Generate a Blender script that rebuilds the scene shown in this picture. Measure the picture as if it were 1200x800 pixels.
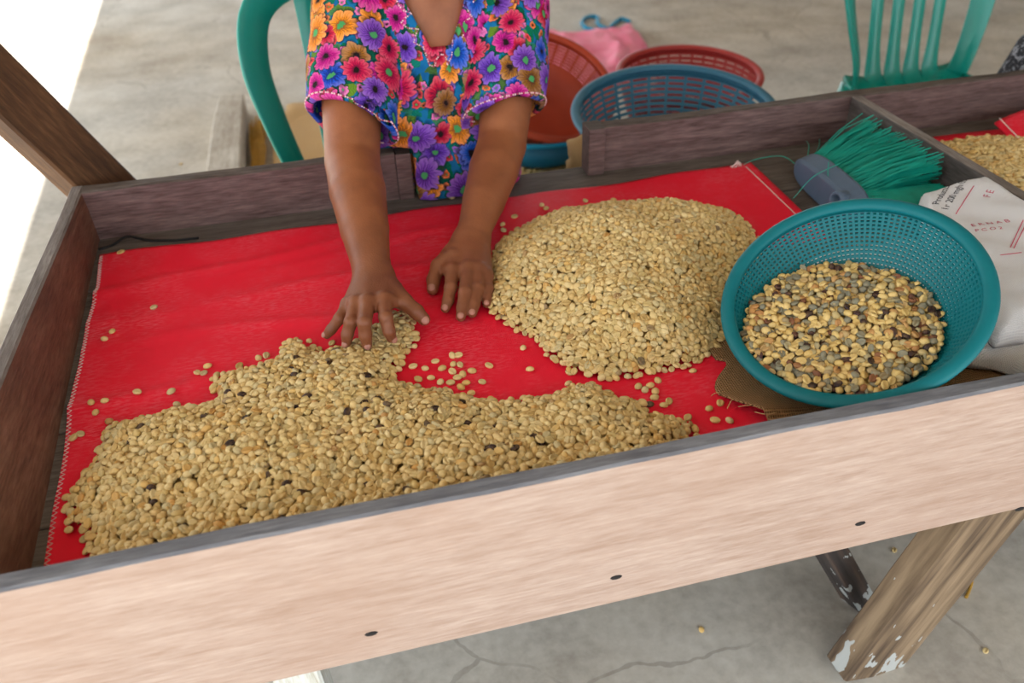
import bpy, math, random
import numpy as np
from mathutils import Vector, Matrix, noise
from mathutils.bvhtree import BVHTree

random.seed(7); rng = np.random.default_rng(7)
for o in list(bpy.data.objects): bpy.data.objects.remove(o)
scene = bpy.context.scene
COL = scene.collection

# ------------------------------------------------------------------ camera
FPX = 950.0
def _rot():
    Y = np.array([314-600, -297-400, FPX]); Y /= np.linalg.norm(Y)
    p2 = np.array([314-600+1000, -297-400-38.5, FPX])
    Z = np.cross(Y, p2); Z /= np.linalg.norm(Z)
    if Z[1] > 0: Z = -Z
    return np.stack([np.cross(Y, Z), Y, Z])
RW = _rot()
EYE = np.array([0, 0, 1.30])
cam = bpy.data.cameras.new('camera'); camo = bpy.data.objects.new('camera', cam); COL.objects.link(camo)
cx, cy, cz = RW @ np.array([1., 0, 0]), RW @ np.array([0, -1., 0]), RW @ np.array([0, 0, -1.])
m = np.eye(4); m[:3, 0] = cx; m[:3, 1] = cy; m[:3, 2] = cz; m[:3, 3] = EYE
camo.matrix_world = Matrix(m.tolist())
cam.sensor_width = 36; cam.lens = FPX*36/1200; cam.clip_start = .02; cam.clip_end = 100
cam.dof.use_dof = True; cam.dof.focus_distance = 1.12; cam.dof.aperture_fstop = 3.6
scene.camera = camo

# ------------------------------------------------------------------ light
w = bpy.data.worlds.new('sky'); scene.world = w; w.use_nodes = True
w.node_tree.nodes['Background'].inputs[0].default_value = (.90, .96, 1.0, 1)
w.node_tree.nodes['Background'].inputs[1].default_value = 2.15
SUN_DIR = Vector((-.55, -.22, .80)).normalized()
sl = bpy.data.lights.new('sun_offscreen', 'SUN'); sl.energy = 17.0; sl.angle = .01; sl.color = (1, .95, .86)
so = bpy.data.objects.new('sun_offscreen', sl); COL.objects.link(so)
so.rotation_euler = SUN_DIR.to_track_quat('Z', 'Y').to_euler(); so.location = (-4, -2, 6)
vs = scene.view_settings
vs.view_transform = 'Standard'; vs.look = 'None'; vs.gamma = 1; vs.exposure = .57; vs.use_curve_mapping = False

# ------------------------------------------------------------------ helpers
def ray(px, py):
    d = RW @ np.array([px-600, py-400, FPX]); return d/np.linalg.norm(d)
def onz(px, py, z):
    d = ray(px, py); return EYE + d*((z-EYE[2])/d[2])
def ony(px, py, y):
    d = ray(px, py); return EYE + d*(y/d[1])
def s2l(c):
    return tuple((v/12.92 if v <= .04045 else ((v+.055)/1.055)**2.4) for v in [x/255 for x in c])
def lin(*c): return (*s2l(c), 1)

def tag(o, label=None, cat=None, group=None, kind=None):
    if label: o['label'] = label
    if cat: o['category'] = cat
    if group: o['group'] = group
    if kind: o['kind'] = kind
    return o
def mesh_obj(name, verts, faces, mat=None, parent=None, smooth=False, mats=None, fm=None):
    me = bpy.data.meshes.new(name)
    me.from_pydata([tuple(map(float, v)) for v in verts], [], [tuple(map(int, f)) for f in faces])
    for mm in (mats or ([mat] if mat else [])): me.materials.append(mm)
    if fm is not None: me.polygons.foreach_set('material_index', np.array(fm, dtype=np.int32))
    if smooth: me.polygons.foreach_set('use_smooth', np.ones(len(me.polygons), bool))
    me.update()
    o = bpy.data.objects.new(name, me); COL.objects.link(o)
    if parent: o.parent = parent
    return o
def empty(name, label, cat, loc=(0, 0, 0), rz=0, group=None):
    o = bpy.data.objects.new(name, None); COL.objects.link(o); o.location = loc; o.rotation_euler = (0, 0, rz)
    o.empty_display_size = .05
    return tag(o, label, cat, group)
def fast_mesh(name, V, F, mat, parent=None, tint=None, smooth=True):
    """triangle/quad arrays -> mesh quickly; tint = per-vertex float attribute"""
    V = np.asarray(V, np.float32); F = np.asarray(F, np.int32)
    me = bpy.data.meshes.new(name); n = F.shape[1]
    me.vertices.add(len(V)); me.vertices.foreach_set('co', V.ravel())
    me.loops.add(F.size); me.loops.foreach_set('vertex_index', F.ravel())
    me.polygons.add(len(F)); me.polygons.foreach_set('loop_start', np.arange(0, F.size, n, dtype=np.int32))
    me.polygons.foreach_set('loop_total', np.full(len(F), n, np.int32))
    if smooth: me.polygons.foreach_set('use_smooth', np.ones(len(F), bool))
    if tint is not None:
        a = me.attributes.new('tint', 'FLOAT', 'POINT'); a.data.foreach_set('value', np.asarray(tint, np.float32))
    me.materials.append(mat); me.update(calc_edges=True); me.validate()
    o = bpy.data.objects.new(name, me); COL.objects.link(o)
    if parent: o.parent = parent
    return o
class MB:
    def __init__(s): s.v = []; s.f = []; s.m = []
    def add(s, v, f, mi=0):
        b = len(s.v); s.v += [tuple(map(float, p)) for p in v]; s.f += [tuple(i+b for i in q) for q in f]; s.m += [mi]*len(f); return s
    def box(s, x0, x1, y0, y1, z0, z1, mi=0, top=None):
        v = [(x0, y0, z0), (x1, y0, z0), (x1, y1, z0), (x0, y1, z0), (x0, y0, z1), (x1, y0, z1), (x1, y1, z1), (x0, y1, z1)]
        s.add(v, [(0, 3, 2, 1), (0, 1, 5, 4), (1, 2, 6, 5), (2, 3, 7, 6), (3, 0, 4, 7)], mi)
        b = len(s.v)-8; s.f.append((b+4, b+5, b+6, b+7)); s.m.append(mi if top is None else top); return s
    def sweep(s, pts, sec, up=(0, 0, 1), scales=None, closed=False, caps=True, mi=0):
        """sweep 2-D section (list of (a,b)) along pts; a = side axis, b = up axis"""
        P = [np.array(p, float) for p in pts]; n = len(P); k = len(sec); V = []
        up = np.array(up, float)
        for i in range(n):
            if closed: t = P[(i+1) % n]-P[i-1]
            else: t = P[min(i+1, n-1)]-P[max(i-1, 0)]
            t /= np.linalg.norm(t)+1e-12
            a = np.cross(t, up); la = np.linalg.norm(a)
            if la < 1e-4: a = np.cross(t, (1, 0, 0)); la = np.linalg.norm(a)
            a /= la; b = np.cross(a, t)
            sc = scales[i] if scales is not None else 1
            sa, sb = sc if isinstance(sc, (tuple, list)) else (sc, sc)
            for (u, v) in sec: V.append(P[i]+a*u*sa+b*v*sb)
        F = []
        for i in range(n if closed else n-1):
            j = (i+1) % n
            for q in range(k):
                r = (q+1) % k; F.append((i*k+q, i*k+r, j*k+r, j*k+q))
        if caps and not closed:
            F.append(tuple(range(k-1, -1, -1))); F.append(tuple((n-1)*k+q for q in range(k)))
        return s.add(V, F, mi)
    def tube(s, pts, r, n=8, scales=None, closed=False, mi=0):
        return s.sweep(pts, circ(r, n), scales=scales, closed=closed, mi=mi)
    def lathe(s, prof, n=32, c=(0, 0, 0), mi=0, closed=False):
        V = [(c[0]+r*math.cos(2*math.pi*i/n), c[1]+r*math.sin(2*math.pi*i/n), c[2]+z) for (r, z) in prof for i in range(n)]
        F = []; k = len(prof)
        for j in range(k if closed else k-1):
            jj = (j+1) % k
            for i in range(n):
                ii = (i+1) % n; F.append((j*n+i, j*n+ii, jj*n+ii, jj*n+i))
        return s.add(V, F, mi)
    def build(s, name, mat=None, parent=None, smooth=False, mats=None, bevel=0, subsurf=0):
        o = mesh_obj(name, s.v, s.f, mat, parent, smooth, mats, s.m if mats else None)
        if bevel:
            b = o.modifiers.new('bevel', 'BEVEL'); b.width = bevel; b.segments = 2; b.limit_method = 'ANGLE'
        if subsurf:
            q = o.modifiers.new('sub', 'SUBSURF'); q.levels = q.render_levels = subsurf
        return o
def circ(r, n=8): return [(r*math.cos(2*math.pi*i/n), r*math.sin(2*math.pi*i/n)) for i in range(n)]
def rect(a, b, c=.15):
    c = c*min(a, b)
    return [(-a+c, -b), (a-c, -b), (a, -b+c), (a, b-c), (a-c, b), (-a+c, b), (-a, b-c), (-a, -b+c)]
def catmull(P, n):
    P = [np.array(p, float) for p in P]; out = []
    Q = [2*P[0]-P[1]]+P+[2*P[-1]-P[-2]]
    for i in range(1, len(Q)-2):
        for k in range(n):
            t = k/n; a, b, c, d = Q[i-1:i+3]
            out.append(.5*((2*b)+(-a+c)*t+(2*a-5*b+4*c-d)*t*t+(-a+3*b-3*c+d)*t**3))
    out.append(P[-1]); return out
def noise1(x, seed=0):
    return (math.sin(x*1.7+seed*3.1)+math.sin(x*3.9+seed*1.7)*.5+math.sin(x*9.1+seed*5.3)*.25)/1.75

# ------------------------------------------------------------------ materials
MATS = {}
class NT:
    def __init__(s, name):
        s.m = bpy.data.materials.new(name); s.m.use_nodes = True; s.t = s.m.node_tree; s.b = s.t.nodes['Principled BSDF']; MATS[name] = s.m
    def n(s, typ, **kw):
        nd = s.t.nodes.new(typ)
        for k, v in kw.items():
            if k.startswith('i_'):
                key = k[2:]; key = int(key) if key.isdigit() else key.replace('_', ' ')
                s.set(nd.inputs[key], v)
            else: setattr(nd, k, v)
        return nd
    def set(s, inp, v):
        if isinstance(v, bpy.types.NodeSocket): s.t.links.new(v, inp)
        else: inp.default_value = v
    def math(s, op, a, b=0.0, c=0.0, clamp=False):
        nd = s.t.nodes.new('ShaderNodeMath'); nd.operation = op; nd.use_clamp = clamp
        for i, v in enumerate((a, b, c)): s.set(nd.inputs[i], v)
        return nd.outputs[0]
    def mix(s, f, a, b, blend='MIX'):
        nd = s.t.nodes.new('ShaderNodeMix'); nd.data_type = 'RGBA'; nd.blend_type = blend
        s.set(nd.inputs['Factor'], f); s.set(nd.inputs['A'], a); s.set(nd.inputs['B'], b); return nd.outputs['Result']
    def ramp(s, f, stops, interp='LINEAR'):
        nd = s.t.nodes.new('ShaderNodeValToRGB'); nd.color_ramp.interpolation = interp; e = nd.color_ramp.elements
        while len(e) > 1: e.remove(e[-1])
        e[0].position = stops[0][0]; e[0].color = stops[0][1]
        for p, c in stops[1:]: x = e.new(p); x.color = c
        s.set(nd.inputs[0], f); return nd.outputs[0]
    def coord(s, which='Object', scale=(1, 1, 1), rot=(0, 0, 0)):
        tc = s.t.nodes.new('ShaderNodeTexCoord'); mp = s.t.nodes.new('ShaderNodeMapping')
        mp.inputs['Scale'].default_value = scale; mp.inputs['Rotation'].default_value = rot
        s.t.links.new(tc.outputs[which], mp.inputs[0]); return mp.outputs[0]
    def noise(s, vec, scale, detail=4, rough=.55, dist=0):
        nd = s.n('ShaderNodeTexNoise'); s.set(nd.inputs['Vector'], vec)
        nd.inputs['Scale'].default_value = scale; nd.inputs['Detail'].default_value = detail
        nd.inputs['Roughness'].default_value = rough; nd.inputs['Distortion'].default_value = dist; return nd.outputs[0]
    def bump(s, h, strength=.3, dist=.002):
        nd = s.n('ShaderNodeBump'); nd.inputs['Strength'].default_value = strength; nd.inputs['Distance'].default_value = dist
        s.set(nd.inputs['Height'], h); s.set(s.b.inputs['Normal'], nd.outputs[0])
    def out(s, col, rough=.6, spec=None):
        s.set(s.b.inputs['Base Color'], col); s.set(s.b.inputs['Roughness'], rough)
        if spec is not None: s.b.inputs['Specular IOR Level'].default_value = spec
        return s.m
def rng_ramp(t, f, lo, hi):
    nd = t.n('ShaderNodeMapRange'); t.set(nd.inputs[0], f); nd.inputs[1].default_value = lo; nd.inputs[2].default_value = hi; return nd.outputs[0]

def wood(name, dark, mid, light, axis=0, rough=.75, grain=1.0, stain=None, spec=.25):
    t = NT(name); sc = [22, 22, 22]; sc[axis] = 2.2
    v = t.coord('Object', tuple(x*grain for x in sc))
    g = t.noise(v, 3.2, 6, .6, .6); fine = t.noise(v, 16, 3, .6)
    blot = t.noise(t.coord('Object', (1, 1, 1)), 5.5, 4, .6)
    f = t.math('ADD', t.math('MULTIPLY', g, .5), t.math('MULTIPLY', fine, .5))
    f = rng_ramp(t, f, .33, .67)
    c = t.ramp(f, [(0, dark), (.5, mid), (1, light)])
    c = t.mix(t.math('MULTIPLY', rng_ramp(t, blot, .42, .75), .55), c, stain or dark)
    t.bump(t.math('ADD', f, t.math('MULTIPLY', fine, .6)), .35, .0012)
    return t.out(c, rough, spec)
M_front = wood('fresh_wood', lin(158, 133, 118), lin(174, 152, 140), lin(188, 168, 156), 0, .7, .8, lin(164, 136, 120))
M_fronttop = wood('weathered_edge', lin(84, 84, 90), lin(112, 113, 119), lin(138, 140, 145), 0, .7, .8, lin(92, 94, 102))
M_dark_x = wood('old_wood_long', lin(64, 44, 42), lin(104, 82, 80), lin(130, 106, 102), 0, .6, .8, lin(60, 40, 34), .35)
M_dark_y = wood('old_wood_side', lin(78, 48, 36), lin(108, 74, 58), lin(132, 96, 78), 1, .6, .9, lin(66, 40, 30), .35)
M_divide = wood('old_wood_divider', lin(54, 48, 46), lin(84, 77, 74), lin(108, 101, 97), 1, .65, .8, lin(48, 42, 40), .3)
M_grey_x = wood('grey_plank', lin(66, 58, 54), lin(94, 86, 81), lin(116, 108, 102), 0, .7, .8, lin(60, 52, 48))
M_greytop = wood('grey_top', lin(84, 76, 72), lin(118, 110, 106), lin(146, 140, 136), 1, .7, .9, lin(88, 80, 76))
M_darktop = wood('dark_top', lin(52, 42, 36), lin(82, 72, 66), lin(104, 94, 88), 0, .7, .8, lin(48, 38, 32))
M_post = wood('post_wood', lin(46, 28, 14), lin(74, 48, 27), lin(100, 70, 43), 2, .75, .7, lin(58, 36, 20))
M_block = wood('block_wood', lin(150, 142, 130), lin(180, 174, 164), lin(204, 200, 192), 1, .85, .6, lin(128, 112, 92))

def leg_mat(name, a, b, cc, amount):
    t = NT(name); v = t.coord('Object', (14, 14, 1.2))
    f = rng_ramp(t, t.noise(v, 3, 5), .35, .68)
    c = t.ramp(f, [(0, a), (.5, b), (1, cc)])
    sp = t.noise(t.coord('Object', (26, 26, 11)), 1.6, 3, .5)
    tc = t.n('ShaderNodeTexCoord'); sx = t.n('ShaderNodeSeparateXYZ'); t.t.links.new(tc.outputs['Object'], sx.inputs[0])
    lo = rng_ramp(t, sx.outputs[2], .16, .0)
    thr = t.math('SUBTRACT', amount, t.math('MULTIPLY', lo, .16))
    mk = t.math('GREATER_THAN', sp, thr)
    c = t.mix(t.math('MULTIPLY', mk, .8), c, lin(186, 192, 192))
    t.bump(f, .3, .002); return t.out(c, .8)
M_leg = leg_mat('paint_spattered_leg', lin(70, 54, 40), lin(118, 98, 76), lin(150, 128, 102), .70)
M_leg2 = leg_mat('dark_brace', lin(40, 34, 32), lin(62, 54, 52), lin(92, 74, 62), .66)
M_whiteleg = wood('whitewashed_leg', lin(170, 165, 150), lin(205, 208, 205), lin(225, 232, 234), 2, .7, .7, lin(190, 180, 155))

def concrete():
    t = NT('concrete'); v = t.coord('Object')
    big = t.noise(v, .55, 4, .55); mid = t.noise(v, 3.2, 6, .62); fine = t.noise(v, 42, 4, .6); bl = t.noise(v, 1.3, 5, .6, .4)
    f = t.math('ADD', t.math('MULTIPLY', mid, .65), t.math('MULTIPLY', fine, .35))
    c = t.ramp(rng_ramp(t, f, .35, .66), [(0, lin(150, 138, 122)), (.5, lin(178, 168, 152)), (1, lin(200, 192, 178))])
    # patches of grey worn cement and of brown packed dust
    c2 = t.ramp(rng_ramp(t, f, .35, .66), [(0, lin(160, 156, 149)), (.5, lin(186, 183, 176)), (1, lin(204, 202, 196))])
    c = t.mix(rng_ramp(t, big, .40, .60), c2, c)
    c = t.mix(t.math('MULTIPLY', rng_ramp(t, bl, .50, .80), .30), c, lin(120, 100, 82))
    vo = t.n('ShaderNodeTexVoronoi', feature='DISTANCE_TO_EDGE'); wv = t.n('ShaderNodeVectorMath', operation='ADD')
    nz = t.n('ShaderNodeTexNoise'); t.set(nz.inputs['Vector'], v); nz.inputs['Scale'].default_value = 5; nz.inputs['Detail'].default_value = 4
    sc = t.n('ShaderNodeVectorMath', operation='SCALE'); t.set(sc.inputs[0], nz.outputs['Color']); sc.inputs['Scale'].default_value = .12
    t.set(wv.inputs[0], v); t.set(wv.inputs[1], sc.outputs[0]); t.set(vo.inputs['Vector'], wv.outputs[0]); vo.inputs['Scale'].default_value = .85
    crack = t.math('MULTIPLY', t.math('LESS_THAN', vo.outputs['Distance'], .0028), rng_ramp(t, mid, .42, .55))
    c = t.mix(t.math('MULTIPLY', crack, .32), c, lin(86, 72, 60))
    t.bump(t.math('SUBTRACT', f, t.math('MULTIPLY', crack, .6)), .25, .004)
    return t.out(c, .85, .2)
M_conc = concrete()
def plain(name, col, rough=.6, spec=.4, bumpsc=None, bs=.2, var=.08, bd=.001):
    t = NT(name); v = t.coord('Object'); nz = t.noise(v, bumpsc or 30, 3)
    dark = tuple(x*(1-var*2.2) for x in col[:3])+(1,)
    c = t.mix(nz, dark, tuple(min(1, x*(1+var)) for x in col[:3])+(1,))
    if bs: t.bump(nz, bs, bd)
    return t.out(c, rough, spec)
M_roof = plain('roof_underside', lin(150, 140, 128), .9)
M_blocker = plain('blocker_plaster', lin(170, 158, 140), .9)
M_teal = plain('teal_plastic', lin(0, 104, 112), .5, .3, 60, .05, .04)
M_blue = plain('blue_plastic', lin(52, 106, 132), .5, .4, 60, .05, .05)
M_tub = plain('dark_blue_plastic', lin(10, 92, 124), .5, .4, 60, .05, .05)
M_red = plain('red_plastic', lin(160, 48, 44), .5, .4, 60, .05, .06)
M_orange = plain('orange_plastic', lin(176, 62, 34), .5, .4, 20, .05, .08)
M_chair = plain('green_chair_plastic', lin(0, 134, 122), .3, .5, 40, .03, .04)
M_broom = plain('broom_grey_plastic', lin(82, 100, 122), .5, .4, 40, .05, .06)
M_black = plain('black', lin(22, 20, 22), .7, .3)
M_cyan = plain('cyan_rope', lin(0, 132, 170), .6)
M_nail = plain('nail', lin(30, 28, 30), .6)
M_thread = plain('white_thread', lin(226, 196, 192), .9, .1)
M_bead = plain('bead', lin(244, 206, 212), .25, .6, 90, 0, .1)
M_beadp = plain('bead_dark', lin(176, 36, 84), .3, .6, 90, 0, .1)
M_straw = plain('straw', lin(188, 146, 66), .9, .1, 50, .4, .25)
M_hair = plain('hair', lin(20, 16, 16), .45, .4, 90, .3, .2)
M_eye = plain('eye', lin(220, 215, 205), .2, .5, 90, 0, .02)
M_nailskin = plain('fingernail', lin(180, 128, 114), .38, .4, 200, .0, .06)

def weave(name, ca, cb, scale, rough=.9, bump=.6, crease=.0, mixc=None, sheen=0, spec=.15, bd=.0012):
    t = NT(name); v = t.coord('Object')
    wa = t.n('ShaderNodeTexWave', wave_type='BANDS', bands_direction='X'); wa.inputs['Scale'].default_value = scale; t.set(wa.inputs['Vector'], v); wa.inputs['Distortion'].default_value = .8
    wb = t.n('ShaderNodeTexWave', wave_type='BANDS', bands_direction='Y'); wb.inputs['Scale'].default_value = scale; t.set(wb.inputs['Vector'], v); wb.inputs['Distortion'].default_value = .8
    h = t.math('MAXIMUM', wa.outputs[0], wb.outputs[0]); nz = t.noise(v, 9, 5, .6)
    spk = t.noise(t.coord('Object', (90, 300, 300)), 1, 2, .5)
    c = t.mix(h, cb, ca)
    if mixc is not None:
        c = t.mix(t.math('MULTIPLY', t.math('MULTIPLY', rng_ramp(t, nz, .45, .70), rng_ramp(t, spk, .42, .7)), .9), c, mixc)
    t.bump(t.math('ADD', h, t.math('MULTIPLY', nz, 1.2)), bump, bd)
    return t.out(c, rough, spec)
M_redcloth = weave('red_woven_cloth', lin(248, 16, 54), lin(232, 10, 42), 260, .62, .6, mixc=lin(246, 96, 112), spec=.3)
M_burlap = weave('burlap', lin(158, 122, 84), lin(92, 64, 40), 95, .95, 1.0, bd=.002)
M_tanburlap = weave('pale_burlap', lin(196, 164, 118), lin(168, 134, 92), 120, .95, .5)
M_white = weave('white_woven_sack', lin(222, 222, 224), lin(196, 198, 204), 170, .6, .5, mixc=lin(204, 198, 200))
M_pink = weave('pink_sack', lin(250, 150, 178), lin(240, 122, 154), 170, .7, .4, mixc=lin(246, 200, 206))
M_skirt = weave('dark_skirt', lin(46, 36, 52), lin(20, 18, 28), 60, .9, .5, mixc=lin(150, 140, 140))
def speckle():
    t = NT('black_patterned_cloth'); v = t.coord('Object'); a = t.noise(v, 55, 5, .7, .8)
    c = t.ramp(a, [(0, lin(22, 22, 28)), (.53, lin(30, 30, 36)), (.58, lin(150, 152, 160)), (.64, lin(40, 40, 48))])
    return t.out(c, .9)
M_speck = speckle()

def bean_mat(name, stops, attr):
    t = NT(name)
    if attr:
        a = t.n('ShaderNodeAttribute', attribute_name='tint'); f = a.outputs['Fac']
    else:
        a = t.n('ShaderNodeObjectInfo'); f = a.outputs['Random']
    c = t.ramp(f, stops, 'LINEAR')
    v = t.coord('Object'); nz = t.noise(v, 260, 3, .6)
    c = t.mix(t.math('MULTIPLY', rng_ramp(t, nz, .4, .75), .28), c, lin(176, 138, 74))
    t.bump(nz, .25, .0006)
    return t.out(c, .55, .3)
PALE = [(0, lin(196, 164, 104)), (.2, lin(216, 188, 130)), (.42, lin(222, 200, 148)), (.6, lin(206, 180, 118)), (.75, lin(196, 182, 140)),
        (.86, lin(226, 198, 138)), (.95, lin(214, 176, 106)), (.972, lin(198, 146, 80)), (.982, lin(150, 132, 100)), (.987, lin(48, 30, 34)), (1, lin(36, 22, 28))]
MIXED = [(0, lin(200, 166, 96)), (.2, lin(222, 194, 130)), (.44, lin(206, 176, 108)), (.52, lin(176, 160, 116)), (.60, lin(134, 132, 112)), (.75, lin(112, 112, 98)),
         (.80, lin(178, 152, 104)), (.875, lin(190, 138, 82)), (.905, lin(122, 74, 52)), (.925, lin(62, 36, 40)), (1, lin(34, 22, 30))]
M_pale_i, M_pale_s = bean_mat('pale_bean_single', PALE, False), bean_mat('pale_bean_mass', PALE, True)
M_mix_i, M_mix_s = bean_mat('mixed_bean_single', MIXED, False), bean_mat('mixed_bean_mass', MIXED, True)

def skin_mat():
    t = NT('skin'); v = t.coord('Object'); a = t.noise(v, 14, 4); b = t.noise(v, 160, 3, .6)
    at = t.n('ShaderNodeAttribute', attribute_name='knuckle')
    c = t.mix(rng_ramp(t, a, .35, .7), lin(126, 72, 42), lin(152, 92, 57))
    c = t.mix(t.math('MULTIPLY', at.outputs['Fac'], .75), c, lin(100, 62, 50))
    wr = t.n('ShaderNodeTexVoronoi', feature='DISTANCE_TO_EDGE'); t.set(wr.inputs['Vector'], v); wr.inputs['Scale'].default_value = 210
    h = t.math('ADD', t.math('MULTIPLY', b, .6), t.math('MULTIPLY', rng_ramp(t, wr.outputs['Distance'], 0, .16), .5))
    t.bump(h, .22, .0012)
    t.b.inputs['Subsurface Weight'].default_value = .08; t.b.inputs['Subsurface Radius'].default_value = (.01, .004, .002); t.b.inputs['Subsurface Scale'].default_value = .5
    return t.out(c, .48, .4)
M_skin = skin_mat()

def floral():
    t = NT('floral_embroidery'); uvn = t.n('ShaderNodeTexCoord')
    wn = t.n('ShaderNodeTexNoise'); t.t.links.new(uvn.outputs['UV'], wn.inputs['Vector']); wn.inputs['Scale'].default_value = 46; wn.inputs['Detail'].default_value = 3
    wsc = t.n('ShaderNodeVectorMath', operation='SCALE'); t.t.links.new(wn.outputs['Color'], wsc.inputs[0]); wsc.inputs['Scale'].default_value = .020
    wad = t.n('ShaderNodeVectorMath', operation='ADD'); t.t.links.new(uvn.outputs['UV'], wad.inputs[0]); t.t.links.new(wsc.outputs[0], wad.inputs[1]); uv = wad.outputs[0]
    def vor(scale, seed, jitter=1.0):
        mp = t.n('ShaderNodeMapping'); t.t.links.new(uv, mp.inputs[0]); mp.inputs['Location'].default_value = (seed*3.17, seed*1.71, 0)
        mp.inputs['Scale'].default_value = (scale, scale, scale)
        vo = t.n('ShaderNodeTexVoronoi', voronoi_dimensions='2D'); vo.inputs['Scale'].default_value = 1; vo.inputs['Randomness'].default_value = jitter
        t.t.links.new(mp.outputs[0], vo.inputs['Vector'])
        sub = t.n('ShaderNodeVectorMath', operation='SUBTRACT'); t.t.links.new(mp.outputs[0], sub.inputs[0]); t.t.links.new(vo.outputs['Position'], sub.inputs[1])
        sx = t.n('ShaderNodeSeparateXYZ'); t.t.links.new(sub.outputs[0], sx.inputs[0])
        sc = t.n('ShaderNodeSeparateColor'); t.t.links.new(vo.outputs['Color'], sc.inputs[0])
        return vo.outputs['Distance'], t.math('ARCTAN2', sx.outputs[1], sx.outputs[0]), sc.outputs[0], sc.outputs[1], sc.outputs[2]
    # ground: bright blue with green leaves
    d, a, r, g, b = vor(34, 9.0, 1)
    leafang = t.math('ADD', a, t.math('MULTIPLY', r, 6.28))
    leaf = t.math('LESS_THAN', d, t.math('MULTIPLY', t.math('ABSOLUTE', t.math('COSINE', leafang)), .92))
    vein = t.math('MULTIPLY', t.math('ADD', t.math('SINE', t.math('MULTIPLY', d, 60)), 1), .22)
    ground = t.mix(t.noise(uv, 40, 3), lin(8, 60, 130), lin(30, 130, 176))
    green = t.ramp(g, [(0, lin(0, 70, 56)), (.35, lin(0, 112, 80)), (.6, lin(16, 128, 112)), (.8, lin(110, 150, 36)), (1, lin(6, 60, 56))])
    c = t.mix(leaf, ground, t.mix(vein, green, lin(4, 40, 40)))
    def flowers(c, scale, seed, size, npet, stops, vary=.3):
        d, a, r, g, b = vor(scale, seed, .85)
        pet = t.math('ABSOLUTE', t.math('SINE', t.math('MULTIPLY_ADD', a, npet/2, t.math('MULTIPLY', g, 6.28))))
        rad = t.math('MULTIPLY', t.math('MULTIPLY_ADD', t.math('POWER', pet, .6), .28, .72), t.math('MULTIPLY_ADD', b, vary*size, size*(1-vary*.5)))
        q = t.math('DIVIDE', d, rad)
        inside = t.math('LESS_THAN', q, 1.0)
        base = t.ramp(r, stops, 'CONSTANT')
        streak = t.math('MULTIPLY', t.math('ADD', t.math('SINE', t.math('MULTIPLY_ADD', t.noise(uv, 120, 2), 9.0, t.math('MULTIPLY', a, 24))), 1), .62)
        dk = t.mix(.72, base, lin(20, 10, 46), 'MIX')
        lt = t.mix(.12, base, lin(255, 225, 240))
        petc = t.mix(t.math('MULTIPLY', streak, rng_ramp(t, q, 1.05, .35)), t.mix(rng_ramp(t, q, .55, 1), base, lt), dk)
        petc = t.mix(rng_ramp(t, q, .46, .28), petc, dk)
        eye = t.mix(t.math('GREATER_THAN', b, .5), lin(30, 20, 20), lin(70, 150, 90))
        petc = t.mix(t.math('LESS_THAN', q, .24), petc, eye)
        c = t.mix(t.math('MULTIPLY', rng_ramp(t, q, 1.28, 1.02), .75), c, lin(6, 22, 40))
        return t.mix(inside, c, petc)
    S1 = [(0, lin(126, 70, 190)), (.2, lin(202, 30, 140)), (.42, lin(20, 92, 206)), (.6, lin(214, 26, 80)), (.78, lin(238, 140, 20)), (.9, lin(146, 94, 20))]
    S2 = [(0, lin(214, 34, 150)), (.22, lin(246, 150, 24)), (.4, lin(112, 66, 196)), (.6, lin(24, 78, 198)), (.76, lin(206, 24, 60)), (.9, lin(168, 110, 24))]
    S3 = [(0, lin(236, 120, 190)), (.3, lin(240, 120, 40)), (.55, lin(150, 110, 220)), (.8, lin(226, 60, 60))]
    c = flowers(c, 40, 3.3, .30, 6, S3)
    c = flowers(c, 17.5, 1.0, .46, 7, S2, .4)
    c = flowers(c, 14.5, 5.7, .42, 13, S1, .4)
    nb = t.noise(uv, 900, 2); t.bump(nb, .4, .001)
    return t.out(c, .85, .15)
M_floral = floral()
#@@GEOM
# ------------------------------------------------------------------ the setting
TF = .586      # tray floor (top of planks)
RIM = .680     # rim of the tray boards
fl = MB()
gx = np.linspace(-9, 9, 37); gy = np.linspace(-6, 14, 41)
fl.add([(x, y, 0) for y in gy for x in gx], [(j*37+i, j*37+i+1, (j+1)*37+i+1, (j+1)*37+i) for j in range(40) for i in range(36)])
floor = tag(fl.build('floor', M_conc), kind='structure')
# roof slab whose edge casts the shade line on the floor (edge follows the shade line back along the sun)
H = 2.75; sh = np.array([SUN_DIR.x, SUN_DIR.y])*(H/SUN_DIR.z)
e0 = np.array([-.86, 0.])+sh; e1 = np.array([-1.342, 6.097])+sh; ed = (e1-e0)/np.linalg.norm(e1-e0)
pa, pb = e0-ed*(e0[1]+2.4)/ed[1], e0+ed*((10-e0[1])/ed[1])
rf = MB(); rv = [(pa[0], pa[1]), (6.2, pa[1]), (6.2, 10), (pb[0], 10)]
rf.add([(x, y, z) for z in (H, H+.12) for x, y in rv], [(0, 1, 2, 3), (7, 6, 5, 4), (0, 4, 5, 1), (1, 5, 6, 2), (2, 6, 7, 3), (3, 7, 4, 0)])
tag(rf.build('ceiling', M_roof), kind='structure')
tag(MB().box(6.0, 6.2, pa[1], 10, 0, H).build('light_blocker_right', M_blocker), kind='structure')  # unseen wall, added to block light from the right so it comes from the left

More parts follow.
